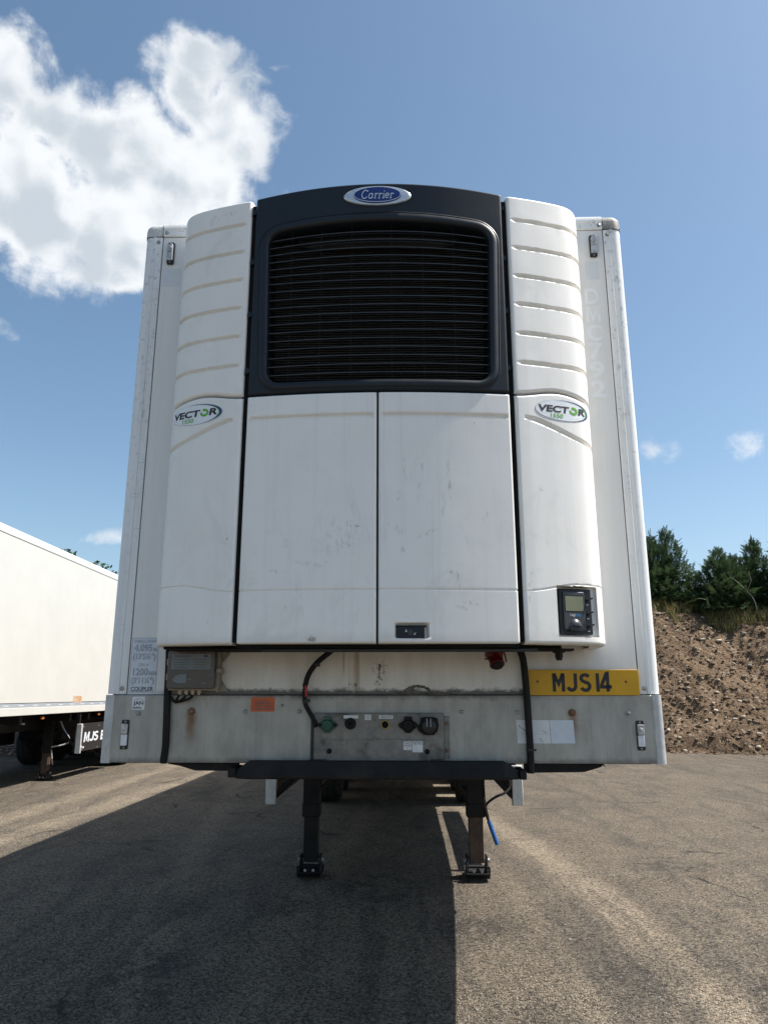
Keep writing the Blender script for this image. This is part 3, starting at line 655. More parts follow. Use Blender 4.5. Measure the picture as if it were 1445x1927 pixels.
for k in range(26):
    y0 = .3 + k * .5; MB().box(1.306, 1.308, y0, y0 + .16, zb + .150, zb + .163).build('reflector_strip', 'reflector_white', s)
st = box('faded_sticker', 'faded_orange', LT, 1.30, 1.3015, 4.43, 4.83, 1.405, 1.55)
MB().box(1.3015, 1.3022, 4.56, 4.572, 1.40, 1.55).box(1.3015, 1.3022, 4.69, 4.70, 1.40, 1.53).box(1.3015, 1.3022, 4.45, 4.66, 1.48, 1.486).build('tear_line', 'side_white', st)
for yy in (3.25, 5.85, 8.6): box('side_marker', 'amber', LT, 1.245, 1.275, yy, yy + .10, zb - .085, zb - .04, .006)
running_gear(LT, 4.6, zb, 4.85, 0)
gd = guard(LT, 1, 4.72, 7.4, .50, 1.02)
gd2 = guard(LT, -1, 4.72, 7.4, .50, 1.02)
for o_ in [gd] + list(gd.children):
    o_.location.x += .11
# lettering on the guard board: runs along +y, read from the yard side
def slant0(L): return [[(x + z * .1, z) for x, z in q_] for q_ in L]
def side_text(name, vf, yc, zc, mat, x=1.2855):
    v, f = vf; MB().add([(x - gd.location.x, yc + a, zc + b_) for a, b_ in v], f).build(name, mat, gd, smooth=False)
def slab(P): return (np.array(P, float), [tuple(range(len(P)))])
MP = [(-.5, -.5), (-.5, .5), (-.22, .5), (0, -.08), (.22, .5), (.5, .5), (.5, -.5), (.26, -.5), (.26, .14), (.06, -.42), (-.06, -.42), (-.26, .14), (-.26, -.5)]
EP = [(-.5, -.5), (-.5, .5), (.5, .5), (.5, .24), (-.16, .24), (-.16, .12), (.4, .12), (.4, -.12), (-.16, -.12), (-.16, -.24), (.5, -.24), (.5, -.5)]
def sgn(P, wd, h): return slab([((x + z * .1) * wd, z * h) for x, z in P][::-1])
side_text('lettering', sgn(MP, .27, .19), 5.31, .76, 'reflector_white'); side_text('lettering', sgn(EP, .19, .19), 6.15, .76, 'reflector_white')
for yc, L in ((5.575, [[(.014, .0415), (.014, -.016)] + arc(-.001, -.016, .015, .0185, 0, -165, 9)]), (5.80, [arc(0, .019, .0165, .0155, 25, 270, 12)[:-1] + arc(0, -.0175, .0175, .018, 90, -160, 13)])):
    side_text('lettering', (lambda v, f: (v * (4.9, 2.15), f))(*strokes2d(slant0(L), .0165)), yc, .76, 'reflector_white')
ring = MB()
for k in range(7, 19):
    a = R(k * 20); cyk, czk = 5.16 + .17 * math.cos(a), .77 + .20 * math.sin(a); hh = .024
    if math.cos(a) < .45: ring.add([(1.2855 - .11, cyk - hh * 1.4, czk), (1.2855 - .11, cyk, czk - hh), (1.2855 - .11, cyk + hh * 1.4, czk), (1.2855 - .11, cyk, czk + hh)], [(0, 1, 2, 3)])
ring.build('star_ring', 'reflector_white', gd, smooth=False)
MB().tube(smooth_path([(.86, 4.9, 1.2), (.95, 4.95, .95), (1.08, 5.0, .72), (1.0, 4.95, .64), (.80, 4.85, .6)], 5), .014, 6).build('crank_handle', 'galvanised', LT)
MB().tube([(.82, 4.82, .55), (.86, 4.84, .28)], .012, 6).build('hanging_strap', 'galvanised', LT)
MB().tube([(-1.1, .6, 1.08), (1.15, 2.9, 1.10)], .018, 6).build('air_pipe', 'galvanised', LT)

# ---------------------------------------------------------------- main trailer
OX, OY, YAW = -.016, 3.57, R(-1.65)
T = tag(empty('refrigerated_trailer', (OX, OY, 0), YAW), 'white refrigerated trailer seen head on, standing on its landing legs', 'trailer')
ZB, ZS, ZT = 1.23, 1.534, 4.075
box('side_wall', 'side_white', T, -1.295, -1.265, .07, 13.58, ZB, ZT - .06)
box('side_wall', 'side_white', T, 1.265, 1.295, .07, 13.58, ZB, ZT - .06)
box('roof', 'side_white', T, -1.285, 1.285, .05, 13.58, ZT - .06, ZT - .02)
box('floor', 'chassis_black', T, -1.25, 1.25, .06, 13.55, ZB - .008, ZB + .12)
box('rear_door', 'side_white', T, -1.25, 1.25, 13.58, 13.64, ZB, ZT - .02)
box('front_panel', 'bulkhead_white', T, -1.199, 1.199, .0, .04, ZS + .002, 3.985)
box('seal_backing', 'void_black', T, -1.22, 1.22, .022, .058, ZS - .02, 4.0)
def post(sx):
    # extruded corner post: flat flange, small step, big outer radius
    pr = [(1.204, .012), (1.204, -.004), (1.2085, -.006), (1.236, -.006), (1.238, -.011), (1.252, -.011), (1.254, -.006)]
    pr += [(1.262 + .040 * math.sin(R(a)), .034 - .040 * math.cos(R(a))) for a in range(0, 91, 10)] + [(1.302, .075), (1.27, .075), (1.27, .03)]
    n = len(pr); z0, z1 = ZS + .003, 3.985
    v = [(sx * x, y, z0) for x, y in pr] + [(sx * x, y, z1) for x, y in pr]
    f = [(i, (i + 1) % n, (i + 1) % n + n, i + n) for i in range(n)] + [tuple(range(n))[::-1], tuple(range(n, 2 * n))]
    if sx < 0: f = [q[::-1] for q in f]
    p_ = MB().add(v, f).build('corner_post', 'post_paint', T, ang=25)
    for zz in (1.562, 3.955):
        MB().lathe((sx * 1.224, -.006, zz), (0, -1, 0), [(0, .011), (.003, .0105), (.006, .006)], 12).build('rivet', 'bolt_steel', p_)
    # corner cap: rounded in plan and at the top
    V = []; prof = [(1.204, -.010)] + [(1.258 + .048 * math.sin(R(a)), .036 - .046 * math.cos(R(a))) for a in range(0, 91, 10)] + [(1.306, .12)]
    rows = [(3.988, 0), (4.035, 0), (4.052, .003), (4.066, .011), (4.075, .024), (4.078, .05)]
    for z, ins in rows:
        for x, y in prof: V.append((sx * (x - (ins if x > 1.21 else 0)), y + ins, z))
    m_ = len(prof); F = [(i * m_ + j, i * m_ + j + 1, (i + 1) * m_ + j + 1, (i + 1) * m_ + j) for i in range(len(rows) - 1) for j in range(m_ - 1)]
    k = len(V); V.append((sx * 1.204, .12, 4.078)); F += [((len(rows) - 1) * m_ + j, (len(rows) - 1) * m_ + j + 1, k) for j in range(m_ - 1)]
    if sx < 0: F = [q[::-1] for q in F]
    MB().add(V, F).build('corner_cap', 'cap_grime', T, ang=50)
post(-1); post(1)
rows = [(-.004, 3.990), (-.008, 3.994), (-.008, 4.030), (-.012, 4.033), (-.012, 4.050), (-.006, 4.066), (.006, 4.075), (.03, 4.078), (.12, 4.078), (.12, 3.99)]
rail = MB().prismx(rows[::-1], -1.2005, 1.2005).build('top_rail', 'post_paint', T, ang=25)
for sx in (-1, 1): MB().lathe((sx * 1.182, -.008, 4.012), (0, -1, 0), [(0, .011), (.003, .0105), (.006, .006)], 12).build('rivet', 'bolt_steel', rail)
MB().box(-1.298, 1.298, .005, .06, ZT - .083, ZT - .078).build('shadow_gap', 'void_black', T)

# steel kick panel
kick = MB().prismx([(-.012, ZB), (-.012, ZS - .006), (-.006, ZS), (.05, ZS), (.05, ZB)], -1.252, 1.252).build('kick_panel', 'kick_steel', T)
for sx in (-1, 1):
    pr = [(1.253, -.012), (1.258, -.016), (1.268, -.016)] + [(1.276 + .026 * math.sin(R(a)), .010 - .026 * math.cos(R(a))) for a in range(0, 91, 15)] + [(1.302, .10), (1.28, .10), (1.253, .05)]
    n = len(pr); v = [(sx * x, y, ZB - .003) for x, y in pr] + [(sx * x, y, ZS - .001) for x, y in pr]
    f = [(i, (i + 1) % n, (i + 1) % n + n, i + n) for i in range(n)] + [tuple(range(n))[::-1], tuple(range(n, 2 * n))]
    if sx < 0: f = [q[::-1] for q in f]
    MB().add(v, f).build('corner_angle', 'galvanised', kick, ang=30)
for x, z, mt, r_ in ((-.885, 1.459, 'rusty_bolt', .013), (-.631, 1.457, 'bolt_steel', .009), (-.379, 1.458, 'bolt_steel', .009), (.376, 1.458, 'bolt_steel', .009), (.632, 1.455, 'bolt_steel', .009), (.884, 1.453, 'rusty_bolt', .013), (1.14, 1.451, 'bolt_steel', .010), (-1.135, 1.449, 'bolt_steel', .009), (-.46, 1.485, 'bolt_steel', .006)):
    MB().lathe((x, -.012, z), (0, -1, 0), [(0, r_ * 1.35), (.003, r_ * 1.3), (.003, r_), (.009, r_ * .9), (.012, r_ * .5)], 10).build('bolt', mt, kick)

def marker_lamp(x, z0, z1):
    wd = .019
    l = plate('marker_lamp', 'black_plastic', T, x - wd, x + wd, z0, z1, -.014, .0 if z0 > 2 else -.011, .007, .002)
    h = z1 - z0; yb_ = -.014
    plate('clear_lens', 'lens_clear', l, x - .0145, x + .0145, z0 + h * .52, z1 - h * .13, yb_ - .016, yb_, .004, .003)
    plate('reflector', 'reflector_white' if z0 < 2 else 'lens_clear', l, x - .0145, x + .0145, z0 + h * .13, z0 + h * .51, yb_ - .011, yb_, .003, .002)
    MB().lathe((x, yb_ - .016, z0 + h * .70), (0, -1, 0), [(-.001, .011), (.003, .008), (.004, .003)], 12).build('bulb_dome', 'lens_clear', l)
    for zz in (z0 + h * .06, z1 - h * .06): MB().lathe((x, yb_, zz), (0, -1, 0), [(0, .005), (.003, .004)], 8).build('screw', 'bolt_steel', l)
    return l
marker_lamp(-1.152, 3.818, 3.948); marker_lamp(1.144, 3.82, 3.948)
marker_lamp(-1.191, 1.287, 1.420)['label'] = 'slim clear lamp low on the steel panel'
marker_lamp(1.188, 1.287, 1.418)

# stickers on the bulkhead
hp = plate('height_sticker', 'sticker_blue_white', T, -1.196, -1.064, 1.542, 1.801, -.0015, .0, .004)
fr = MB()
for a_, b_, c_, d_ in ((-1.194, -1.066, 1.797, 1.799), (-1.194, -1.066, 1.544, 1.546), (-1.194, -1.192, 1.544, 1.799), (-1.068, -1.066, 1.544, 1.799)): fr.box(a_, b_, -.0022, -.0016, c_, d_)
fr.build('border', 'letter_faded', hp)
for s_, cz, wd, h_, cx in (('OVERALL HEIGHT', 1.783, .112, .014, -1.13), ('4.095', 1.752, .088, .036, -1.138), ('M', 1.744, .018, .022, -1.081), ("(13'5¼\")", 1.708, .110, .038, -1.13), ('ON A', 1.672, .050, .016, -1.13),
                           ('1200', 1.640, .074, .036, -1.143), ('MM', 1.633, .038, .022, -1.084), ("(3'11¼\")", 1.596, .110, .038, -1.13), ('COUPLER', 1.560, .108, .021, -1.13)):
    lettering(hp, s_, cx, cz, -.0022, 'letter_faded' if h_ > .03 or cz > 1.57 else 'letter_grey', width=wd, height=h_, bold=.05 if h_ > .03 else .03)
MB().box(-1.185, -1.11, -.0022, -.0016, 1.5475, 1.5505).build('small_print', 'letter_faded', hp)
dm = None
for k, ch in enumerate('DMC792'):
    o_ = put2d('ghost_letter', 'ghost_letter', T, slab([(x * .078, z * .095) for x, z in MP]) if ch == 'M' else text2d(ch, width=.078, height=.095, bold=.035), 1.120, 3.588 - k * .1055, -.0012)
    o_['label'] = 'faded pale letter %s on the white front' % ch
plate('faded_patch', 'patch_tint', T, 1.095, 1.165, 3.69, 3.795, -.0008, 0, .002); plate('faded_patch', 'patch_tint', T, -1.193, -1.09, 3.685, 3.795, -.0008, 0, .002)
js = plate('test_sticker', 'sticker_white', kick, -1.168, -1.108, 1.465, 1.525, -.0135, -.012, .006)
lettering(js, 'JAN', -1.138, 1.4935, -.0142, width=.048, height=.022, bold=.02)
lettering(js, 'RENEWAL', -1.142, 1.4745, -.0142, width=.042, height=.008, bold=.03)
put2d('mark', 'letter_faded', js, strokes2d([arc(0, -.010, .026, .022, 35, 145)], .0022), -1.138, 1.503, -.0142)
os_ = plate('warning_sticker', 'sticker_orange', kick, -.607, -.495, 1.457, 1.522, -.0135, -.012, .006)
ln = MB()
for k, (wd, dz) in enumerate(((.012, .058), (.03, .053), (.075, .044), (.085, .038), (.07, .034), (.088, .026), (.06, .020), (.085, .014), (.07, .008))): ln.box(-.551 - wd / 2, -.551 + wd / 2, -.0142, -.0136, 1.457 + dz, 1.457 + dz + .0022)
ln.build('small_print', 'letter_grey', os_)
ws = MB().add([(.625, -.0135, 1.421), (.776, -.0135, 1.420), (.779, -.0135, 1.317), (.628, -.0135, 1.317)], [(0, 1, 2, 3)]).build('blank_sticker', 'sticker_white', kick)
MB().add([(.7785, -.0138, 1.420), (.886, -.0138, 1.420), (.890, -.0138, 1.317), (.7815, -.0138, 1.317)], [(0, 1, 2, 3)]).build('blank_sticker', 'sticker_blue_white', kick)
sc_ = MB()
for x, z, dx, dz in ((.632, 1.398, .012, -.016), (.648, 1.386, .016, -.018), (.668, 1.392, .008, -.02), (.74, 1.374, .02, -.012), (.725, 1.34, .016, -.02), (.70, 1.385, .05, 0)):
    sc_.add([(x, -.0142, z), (x + .008, -.0142, z), (x + dx + .006, -.0142, z + dz), (x + dx, -.0142, z + dz)], [(0, 1, 2, 3)])
sc_.box(.629, .777, -.0143, -.0139, 1.3585, 1.3595).build('scribble', 'letter_faded', ws)

# number plate
np_ = plate('number_plate', 'plate_yellow', T, .684, 1.199, 1.531, 1.647, -.020, -.0145, .008, .0015)
def ch_M(): return [[(-.021, -.0415), (-.021, .0415)], [(.021, -.0415), (.021, .0415)], [(-.0205, .040), (0, -.006), (.0205, .040)]]
def ch_J(): return [[(.017, .0415), (.017, -.016)] + arc(-.001, -.016, .018, .0185, 0, -165, 9)]
def ch_S(): return [arc(0, .019, .0185, .0155, 25, 270, 12)[:-1] + arc(0, -.0175, .0195, .018, 90, -160, 13)]
def ch_1(): return [[(0, -.0415), (0, .0415)]]
def ch_4(): return [[(.008, -.0415), (.008, .0415), (.004, .0405), (-.021, -.014), (-.021, -.020), (.026, -.020)]]
for fn, cx in ((ch_M, .828), (ch_J, .889), (ch_S, .951), (ch_1, 1.008), (ch_4, 1.046)):
    put2d('plate_character', 'plate_black', np_, strokes2d(fn(), .0158), cx, 1.589, -.0207)
for x in (.731, 1.139): MB().lathe((x, -.020, 1.593), (0, -1, 0), [(0, .006), (.004, .004)], 10).build('screw', 'rusty_bolt', np_)

# socket panel below the joint
sp_ = box('socket_panel', 'socket_steel', T, -.306, .292, -.030, -.013, 1.246, 1.452, .003)
MB().box(.292, .318, -.017, -.0125, 1.25, 1.436).build('panel_flange', 'socket_steel', sp_, .002)
MB().box(-.322, -.308, -.019, -.0125, 1.235, 1.44).build('panel_edge', 'black_plastic', sp_)
hat = plate('access_plate', 'socket_steel', sp_, -.245, .228, 1.20, 1.335, -.034, -.0302, .02, .001)
for x, z in ((-.233, 1.283), (.214, 1.282)): MB().lathe((x, -.034, z), (0, -1, 0), [(0, .012), (.004, .011), (.008, .006)], 10).build('bolt', 'rubber_black', hat)
for z in (1.405, 1.285): MB().lathe((.306, -.017, z), (0, -1, 0), [(0, .008), (.005, .007)], 8).build('bolt', 'rusty_bolt', sp_)
def socket(x, z, mat, label):
    hexp = [(x - .016, z + .032), (x + .016, z + .032), (x + .020, z + .016), (x + .044, z + .002), (x + .044, z - .010), (x + .022, z - .026), (x + .012, z - .038), (x - .012, z - .038), (x - .022, z - .026), (x - .044, z - .010), (x - .044, z + .002), (x - .020, z + .016)]
    s = MB().prism(hexp, -.044, -.030).build('socket', mat, sp_, .003); s['label'] = label
    MB().lathe((x, -.044, z - .004), (0, -1, 0), [(0, .026), (.014, .024), (.018, .020), (.018, .012), (.016, .011), (.016, .008), (.019, .007)], 16).build('cap', mat, s)
    box('hinge', mat, s, x - .018, x + .018, -.056, -.036, z + .018, z + .034, .003)
    for sx in (-1, 1): MB().lathe((x + sx * .036, -.044, z - .004), (0, -1, 0), [(0, .009), (.006, .008)], 8).build('bolt', 'rubber_black', s)
socket(-.243, 1.402, 'green_plastic', 'green socket cover'); socket(.128, 1.402, 'rubber_black', 'black diamond socket cover')
s = MB().prism([(.186, 1.43), (.262, 1.43), (.268, 1.40), (.262, 1.372), (.245, 1.355), (.205, 1.355), (.176, 1.37), (.17, 1.385), (.182, 1.405)], -.044, -.030).build('socket', 'rubber_black', sp_, .003); s['label'] = 'larger black socket with ribbed lid'
MB().lathe((.224, -.044, 1.394), (0, -1, 0), [(0, .034), (.016, .032), (.02, .026)], 18).build('cap', 'black_plastic', s)
MB().box(.212, .2145, -.068, -.06, 1.392, 1.428).box(.229, .2315, -.068, -.06, 1.392, 1.428).build('rib', 'galvanised', s); box('hinge', 'rubber_black', s, .195, .25, -.06, -.036, 1.418, 1.434, .003)
s = MB().lathe((-.138, -.030, 1.404), (0, -1, 0), [(0, .027), (.006, .026), (.006, .018), (.018, .018), (.018, .010), (.006, .009)], 14).build('air_coupling', 'rubber_black', sp_)
s = MB().lathe((.022, -.030, 1.400), (0, -1, 0), [(0, .021), (.010, .021), (.012, .019), (.012, .0165), (.004, .016)], 20).build('air_coupling', 'brass', sp_); s['label'] = 'open brass service coupling'
MB().lathe((.022, -.0335, 1.400), (0, -1, 0), [(0, .016), (.001, .0155)], 16).build('bore', 'void_black', s)
def label_strip(name, x0, x1, z0, z1, lines, y=-.0305):
    l = plate(name, 'sticker_white', sp_, x0, x1, z0, z1, y - .0008, y, .002)
    for s_, cz, wd, h_ in lines: lettering(l, s_, (x0 + x1) / 2, cz, y - .0014, 'letter_grey', width=wd, height=h_, bold=.01)
label_strip('coupling_label', -.170, -.102, 1.427, 1.441, [])
label_strip('service_label', -.006, .058, 1.426, 1.441, [('SERVICE', 1.4335, .052, .010)])
label_strip('small_label', -.072, -.042, 1.420, 1.444, [('LIGHTS', 1.437, .024, .007), ('TESTED', 1.427, .024, .007)])
label_strip('check_label', .106, .143, 1.289, 1.326, [('LIGHTS', 1.319, .028, .008), ('CHECKED', 1.308, .032, .009), ('BY', 1.296, .007, .005)], -.0342)
label_strip('test_label', .146, .194, 1.279, 1.326, [('TESTED', 1.318, .042, .010)], -.0342)
# dried mud fan above the joint and mud on the panel edge
mv = MB()
for k in range(60):
    a = R(random.uniform(5, 175)); q = random.choice((.88, .95, 1.0, 1.04)); cx = .175 + .062 * math.cos(a) * q; cz = ZS + .004 + .036 * math.sin(a) * q
    mv.add(ico_v * (random.uniform(.004, .008), .003, random.uniform(.003, .006)) + (cx, -.0015, cz), ico_f)
for k in range(45): mv.add(ico_v * (random.uniform(.005, .014), .004, random.uniform(.003, .007)) + (.06 + .27 * random.random(), -.003, ZS + random.uniform(-.002, .008)), ico_f)
for k in range(30): mv.add(ico_v * (random.uniform(.005, .012), .003, random.uniform(.003, .007)) + (.128 + .03 * random.random(), -.0015, ZS + random.uniform(.002, .028)), ico_f)
mv.build('dried_mud', 'dry_mud', T)['kind'] = 'stuff'

# temperature recorder box
lg = plate('recorder_box', 'logger_grey', T, -.992, -.752, 1.553, 1.737, -.060, -.001, .012, .004)
lid = plate('lid', 'logger_case', lg, -.986, -.764, 1.560, 1.735, -.098, -.0602, .012, .005)
lb = plate('label', 'logger_label', lid, -.968, -.784, 1.648, 1.718, -.0990, -.0981, .003)
lettering(lb, 'Datacold P', -.918, 1.708, -.0997, 'logger_ink', width=.075, height=.012, bold=.01)
MB().add([(-.808 + .012 * math.cos(R(a)), -.0997, 1.708 + .005 * math.sin(R(a))) for a in range(0, 360, 20)], [tuple(range(18))[::-1]]).build('emblem', 'badge_blue', lb, smooth=False)
ln = MB()
for x0 in (-.958, -.868):
    for k in range(4): ln.box(x0, x0 + random.uniform(.06, .076), -.0997, -.0991, 1.690 - k * .0115, 1.693 - k * .0115)
ln.build('small_print', 'logger_ink', lb)
pp = MB().prism([(-.958, 1.60), (-.948, 1.616), (-.925, 1.626), (-.893, 1.626), (-.893, 1.586), (-.925, 1.586), (-.948, 1.590)][::-1], -.0992, -.0981).build('printer_window', 'logger_label', lid)
MB().box(-.884, -.872, -.0986, -.0981, 1.602, 1.605).box(-.818, -.806, -.0986, -.0981, 1.583, 1.586).build('small_mark', 'logger_grey', lid)
MB().box(-.762, -.735, -.085, -.03, 1.632, 1.652).build('latch', 'logger_grey', lg, .002)
for z in (1.60, 1.668): MB().tube([(-.990, -.072, z), (-.990, -.072, z + .028)], .006, 8).build('hinge', 'grommet_tan', lg)
MB().prism([(-.752, 1.56), (-.722, 1.545), (-.722, 1.556), (-.752, 1.60)][::-1], -.012, -.001).prism([(-.752, 1.70), (-.718, 1.735), (-.718, 1.722), (-.752, 1.68)], -.012, -.001).build('bracket_ear', 'logger_grey', lg)
for x in (-.935, -.905, -.875, -.845): MB().lathe((x, -.045, 1.553), (0, 0, -1), [(0, .010), (.012, .010), (.012, .007), (.02, .006)], 10).build('cable_gland', 'grommet_tan', lg)
bar = MB()
for x in (-.935, -.905, -.875): bar.tube(smooth_path([(x, -.045, 1.535), (x - .01, -.048, 1.518), (-.955, -.035, 1.500 + .004 * (x + .9) * 10), (-.99, -.03, 1.53)], 6), .006, 7)
bar.build('recorder_lead', 'rubber_black', T)

# cables and hoses on the front
cable('cable', 'rubber_black', T, [(-1.0, -.05, 1.76), (-1.0, -.035, 1.70), (-.999, -.028, 1.55), (-.992, -.03, 1.38), (-.993, -.022, 1.30), (-1.0, -.016, 1.228)], .0165)
c1 = cable('cable', 'rubber_black', T, [(-.19, -.10, 1.775), (-.225, -.07, 1.735), (-.295, -.05, 1.68), (-.335, -.045, 1.625), (-.352, -.04, 1.57)], .0125)
cable('cable', 'rubber_black', T, [(-.349, -.04, 1.575), (-.353, -.038, 1.53), (-.347, -.036, 1.49), (-.325, -.034, 1.45), (-.302, -.034, 1.41), (-.300, -.028, 1.39)], .0105)
cable('red_sleeve', 'red_tape', T, [(-.345, -.052, 1.575), (-.345, -.050, 1.55), (-.342, -.049, 1.525)], .006)
for (x, y, z) in ((-.30, -.052, 1.672), (-.343, -.040, 1.505)): MB().lathe((x, y, z - .008), (.3 if z > 1.6 else -.2, 0, 1), [(0, .017), (.014, .017)], 10).build('cable_tie', 'black_plastic', c1)
c2 = cable('cable', 'rubber_black', T, [(.62, -.12, 1.775), (.645, -.06, 1.74), (.664, -.045, 1.695), (.672, -.042, 1.60), (.676, -.04, 1.50), (.679, -.036, 1.38), (.681, -.032, 1.27), (.680, -.024, 1.19)], .0165)
MB().lathe((.680, -.033, 1.286), (0, 0, 1), [(0, .0185), (.008, .0185)], 10).box(.694, .708, -.037, -.031, 1.286, 1.294).build('cable_tie', 'black_plastic', c2)
# torn rubber flaps under the panel
for sx, pts in ((-1, [(-.985, 1.227), (-.66, 1.227), (-.66, 1.190), (-.86, 1.192), (-.93, 1.212), (-.99, 1.222)]), (1, [(.66, 1.227), (1.02, 1.227), (1.03, 1.212), (1.018, 1.222), (1.008, 1.212), (.93, 1.190), (.66, 1.186)])):
    MB().prism(pts, .02, .05).build('rubber_flap', 'rubber_black', T)
# coupler lip
lip = MB()
pr = [(-.03, 1.243), (-.075, 1.245), (-.095, 1.178), (-.09, 1.166), (-.05, 1.166), (.3, 1.155), (.3, 1.20)]
V = []; n = len(pr)
for x, sc in ((-.655, 0), (-.59, 1), (.555, 1), (.625, 0)):
    for y, z in pr: V.append((x, y + (.03 if not sc and y < 0 else 0), z if sc else 1.166 + (z - 1.166) * (.45 if y < 0 else 1)))
F = [(i * n + j, i * n + (j + 1) % n, (i + 1) * n + (j + 1) % n, (i + 1) * n + j) for i in range(3) for j in range(n)] + [tuple(range(n))[::-1], tuple(range(3 * n, 4 * n))]
lp = lip.add(V, F).build('coupler_lip', 'lip_black', T, .003, ang=25)
box('lip_end', 'lip_black', lp, -.69, -.655, -.06, .1, 1.17, 1.212, .004); box('lip_end', 'lip_black', lp, .625, .655, -.07, .1, 1.165, 1.205, .004)
box('coupler_plate', 'chassis_black', T, -.62, .62, .3, 2.6, 1.14, 1.215)
MB().lathe((0, 1.5, 1.14), (0, 0, -1), [(0, .06), (.03, .06), (.03, .036), (.07, .036), (.07, .045), (.09, .045)], 16).build('kingpin', 'galvanised', T)
running_gear(T, 3.7, 1.225, 3.45)
guard(T, -1, 3.68, 7.1, .555, .885); guard(T, 1, 3.68, 7.1, .555, .885)
# crank handle with blue grip, hanging at the leg
ck_ = MB().tube(smooth_path([(.98, 3.55, 1.02), (1.0, 3.52, .90), (1.035, 3.48, .80), (1.04, 3.46, .735), (1.00, 3.43, .69), (.90, 3.40, .65), (.825, 3.38, .60), (.808, 3.37, .55), (.815, 3.365, .50), (.84, 3.36, .44)], 6), .011, 8).build('crank_handle', 'galvanised', T)
ck_.data.materials[0] = MATS['chassis_black']
MB().tube([(.832, 3.36, .462), (.898, 3.335, .275)], .0185, 12).build('grip', 'blue_grip', ck_)
MB().tube([(.80, 3.40, .66), (.812, 3.37, .56), (.835, 3.36, .46)], .012, 8).build('hook', 'rusty_tube', ck_)
cable('air_line', 'rubber_black', T, [(.80, 3.36, 1.15), (.815, 3.36, .95), (.80, 3.36, .80), (.803, 3.37, .66)], .008)

# ================================================================ refrigeration unit
U = empty('refrigeration_unit', (OX, OY, 1.74), YAW); U['_z'] = 1.74
tag(U, 'white and black refrigeration unit with louvred grille on the trailer front', 'refrigeration unit')
cp = [(0, -.45), (.3, -.4385), (.6, -.405), (.75, -.372), (.88, -.331), (.955, -.293), (.995, -.243), (1.014, -.17), (1.02, -.08), (1.021, -.004)]
dense = smooth_path([(-.3, -.4385, 0)] + [(x, y, 0) for x, y in cp], 30)[30:]
CX = np.array([p.x for p in dense]); CY = np.array([p.y for p in dense]); CS = np.concatenate([[0], np.cumsum(np.hypot(np.diff(CX), np.diff(CY)))])
TX = np.gradient(CX, CS); TY = np.gradient(CY, CS)
def curve(s):
    s = np.asarray(s, float); a = np.abs(s); sg = np.where(s < 0, -1., 1.)
    x = np.interp(a, CS, CX) * sg; y = np.interp(a, CS, CY); tx = np.interp(a, CS, TX); ty = np.interp(a, CS, TY)
    nx, ny = ty * sg, -tx; ln_ = np.hypot(nx, ny)
    return x, y, nx / ln_, ny / ln_
def s_of(x): return float(np.interp(abs(x), CX[:np.argmax(CX)], CS[:np.argmax(CX)])) * (1 if x >= 0 else -1)
def surf(x, z, off=0.):
    xx, yy, nx, ny = curve(s_of(x)); return (float(xx + nx * off), float(yy + ny * off), z)
def sd_poly(S, Z, pts):
    d = np.full(S.shape, 9.)
    for (a0, b0), (a1, b1) in zip(pts[:-1], pts[1:]):
        vx, vz = a1 - a0, b1 - b0; tt = np.clip(((S - a0) * vx + (Z - b0) * vz) / (vx * vx + vz * vz), 0, 1)
        d = np.minimum(d, np.hypot(S - a0 - tt * vx, Z - b0 - tt * vz))
    return d
def sst(x, a, b_): u = np.clip((x - a) / (b_ - a), 0, 1); return u * u * (3 - 2 * u)
def spaced(a, b_, step, fine):
    n = max(4, int(abs(b_ - a) / step)); base = np.linspace(a, b_, n)
    sg = 1 if b_ > a else -1; e = np.array(fine) * sg
    return np.array(sorted(set(np.round(np.concatenate([base, a + e, b_ - e]), 5)), reverse=sg < 0))
EDGE = [.001, .0025, .0045, .007, .010, .014]
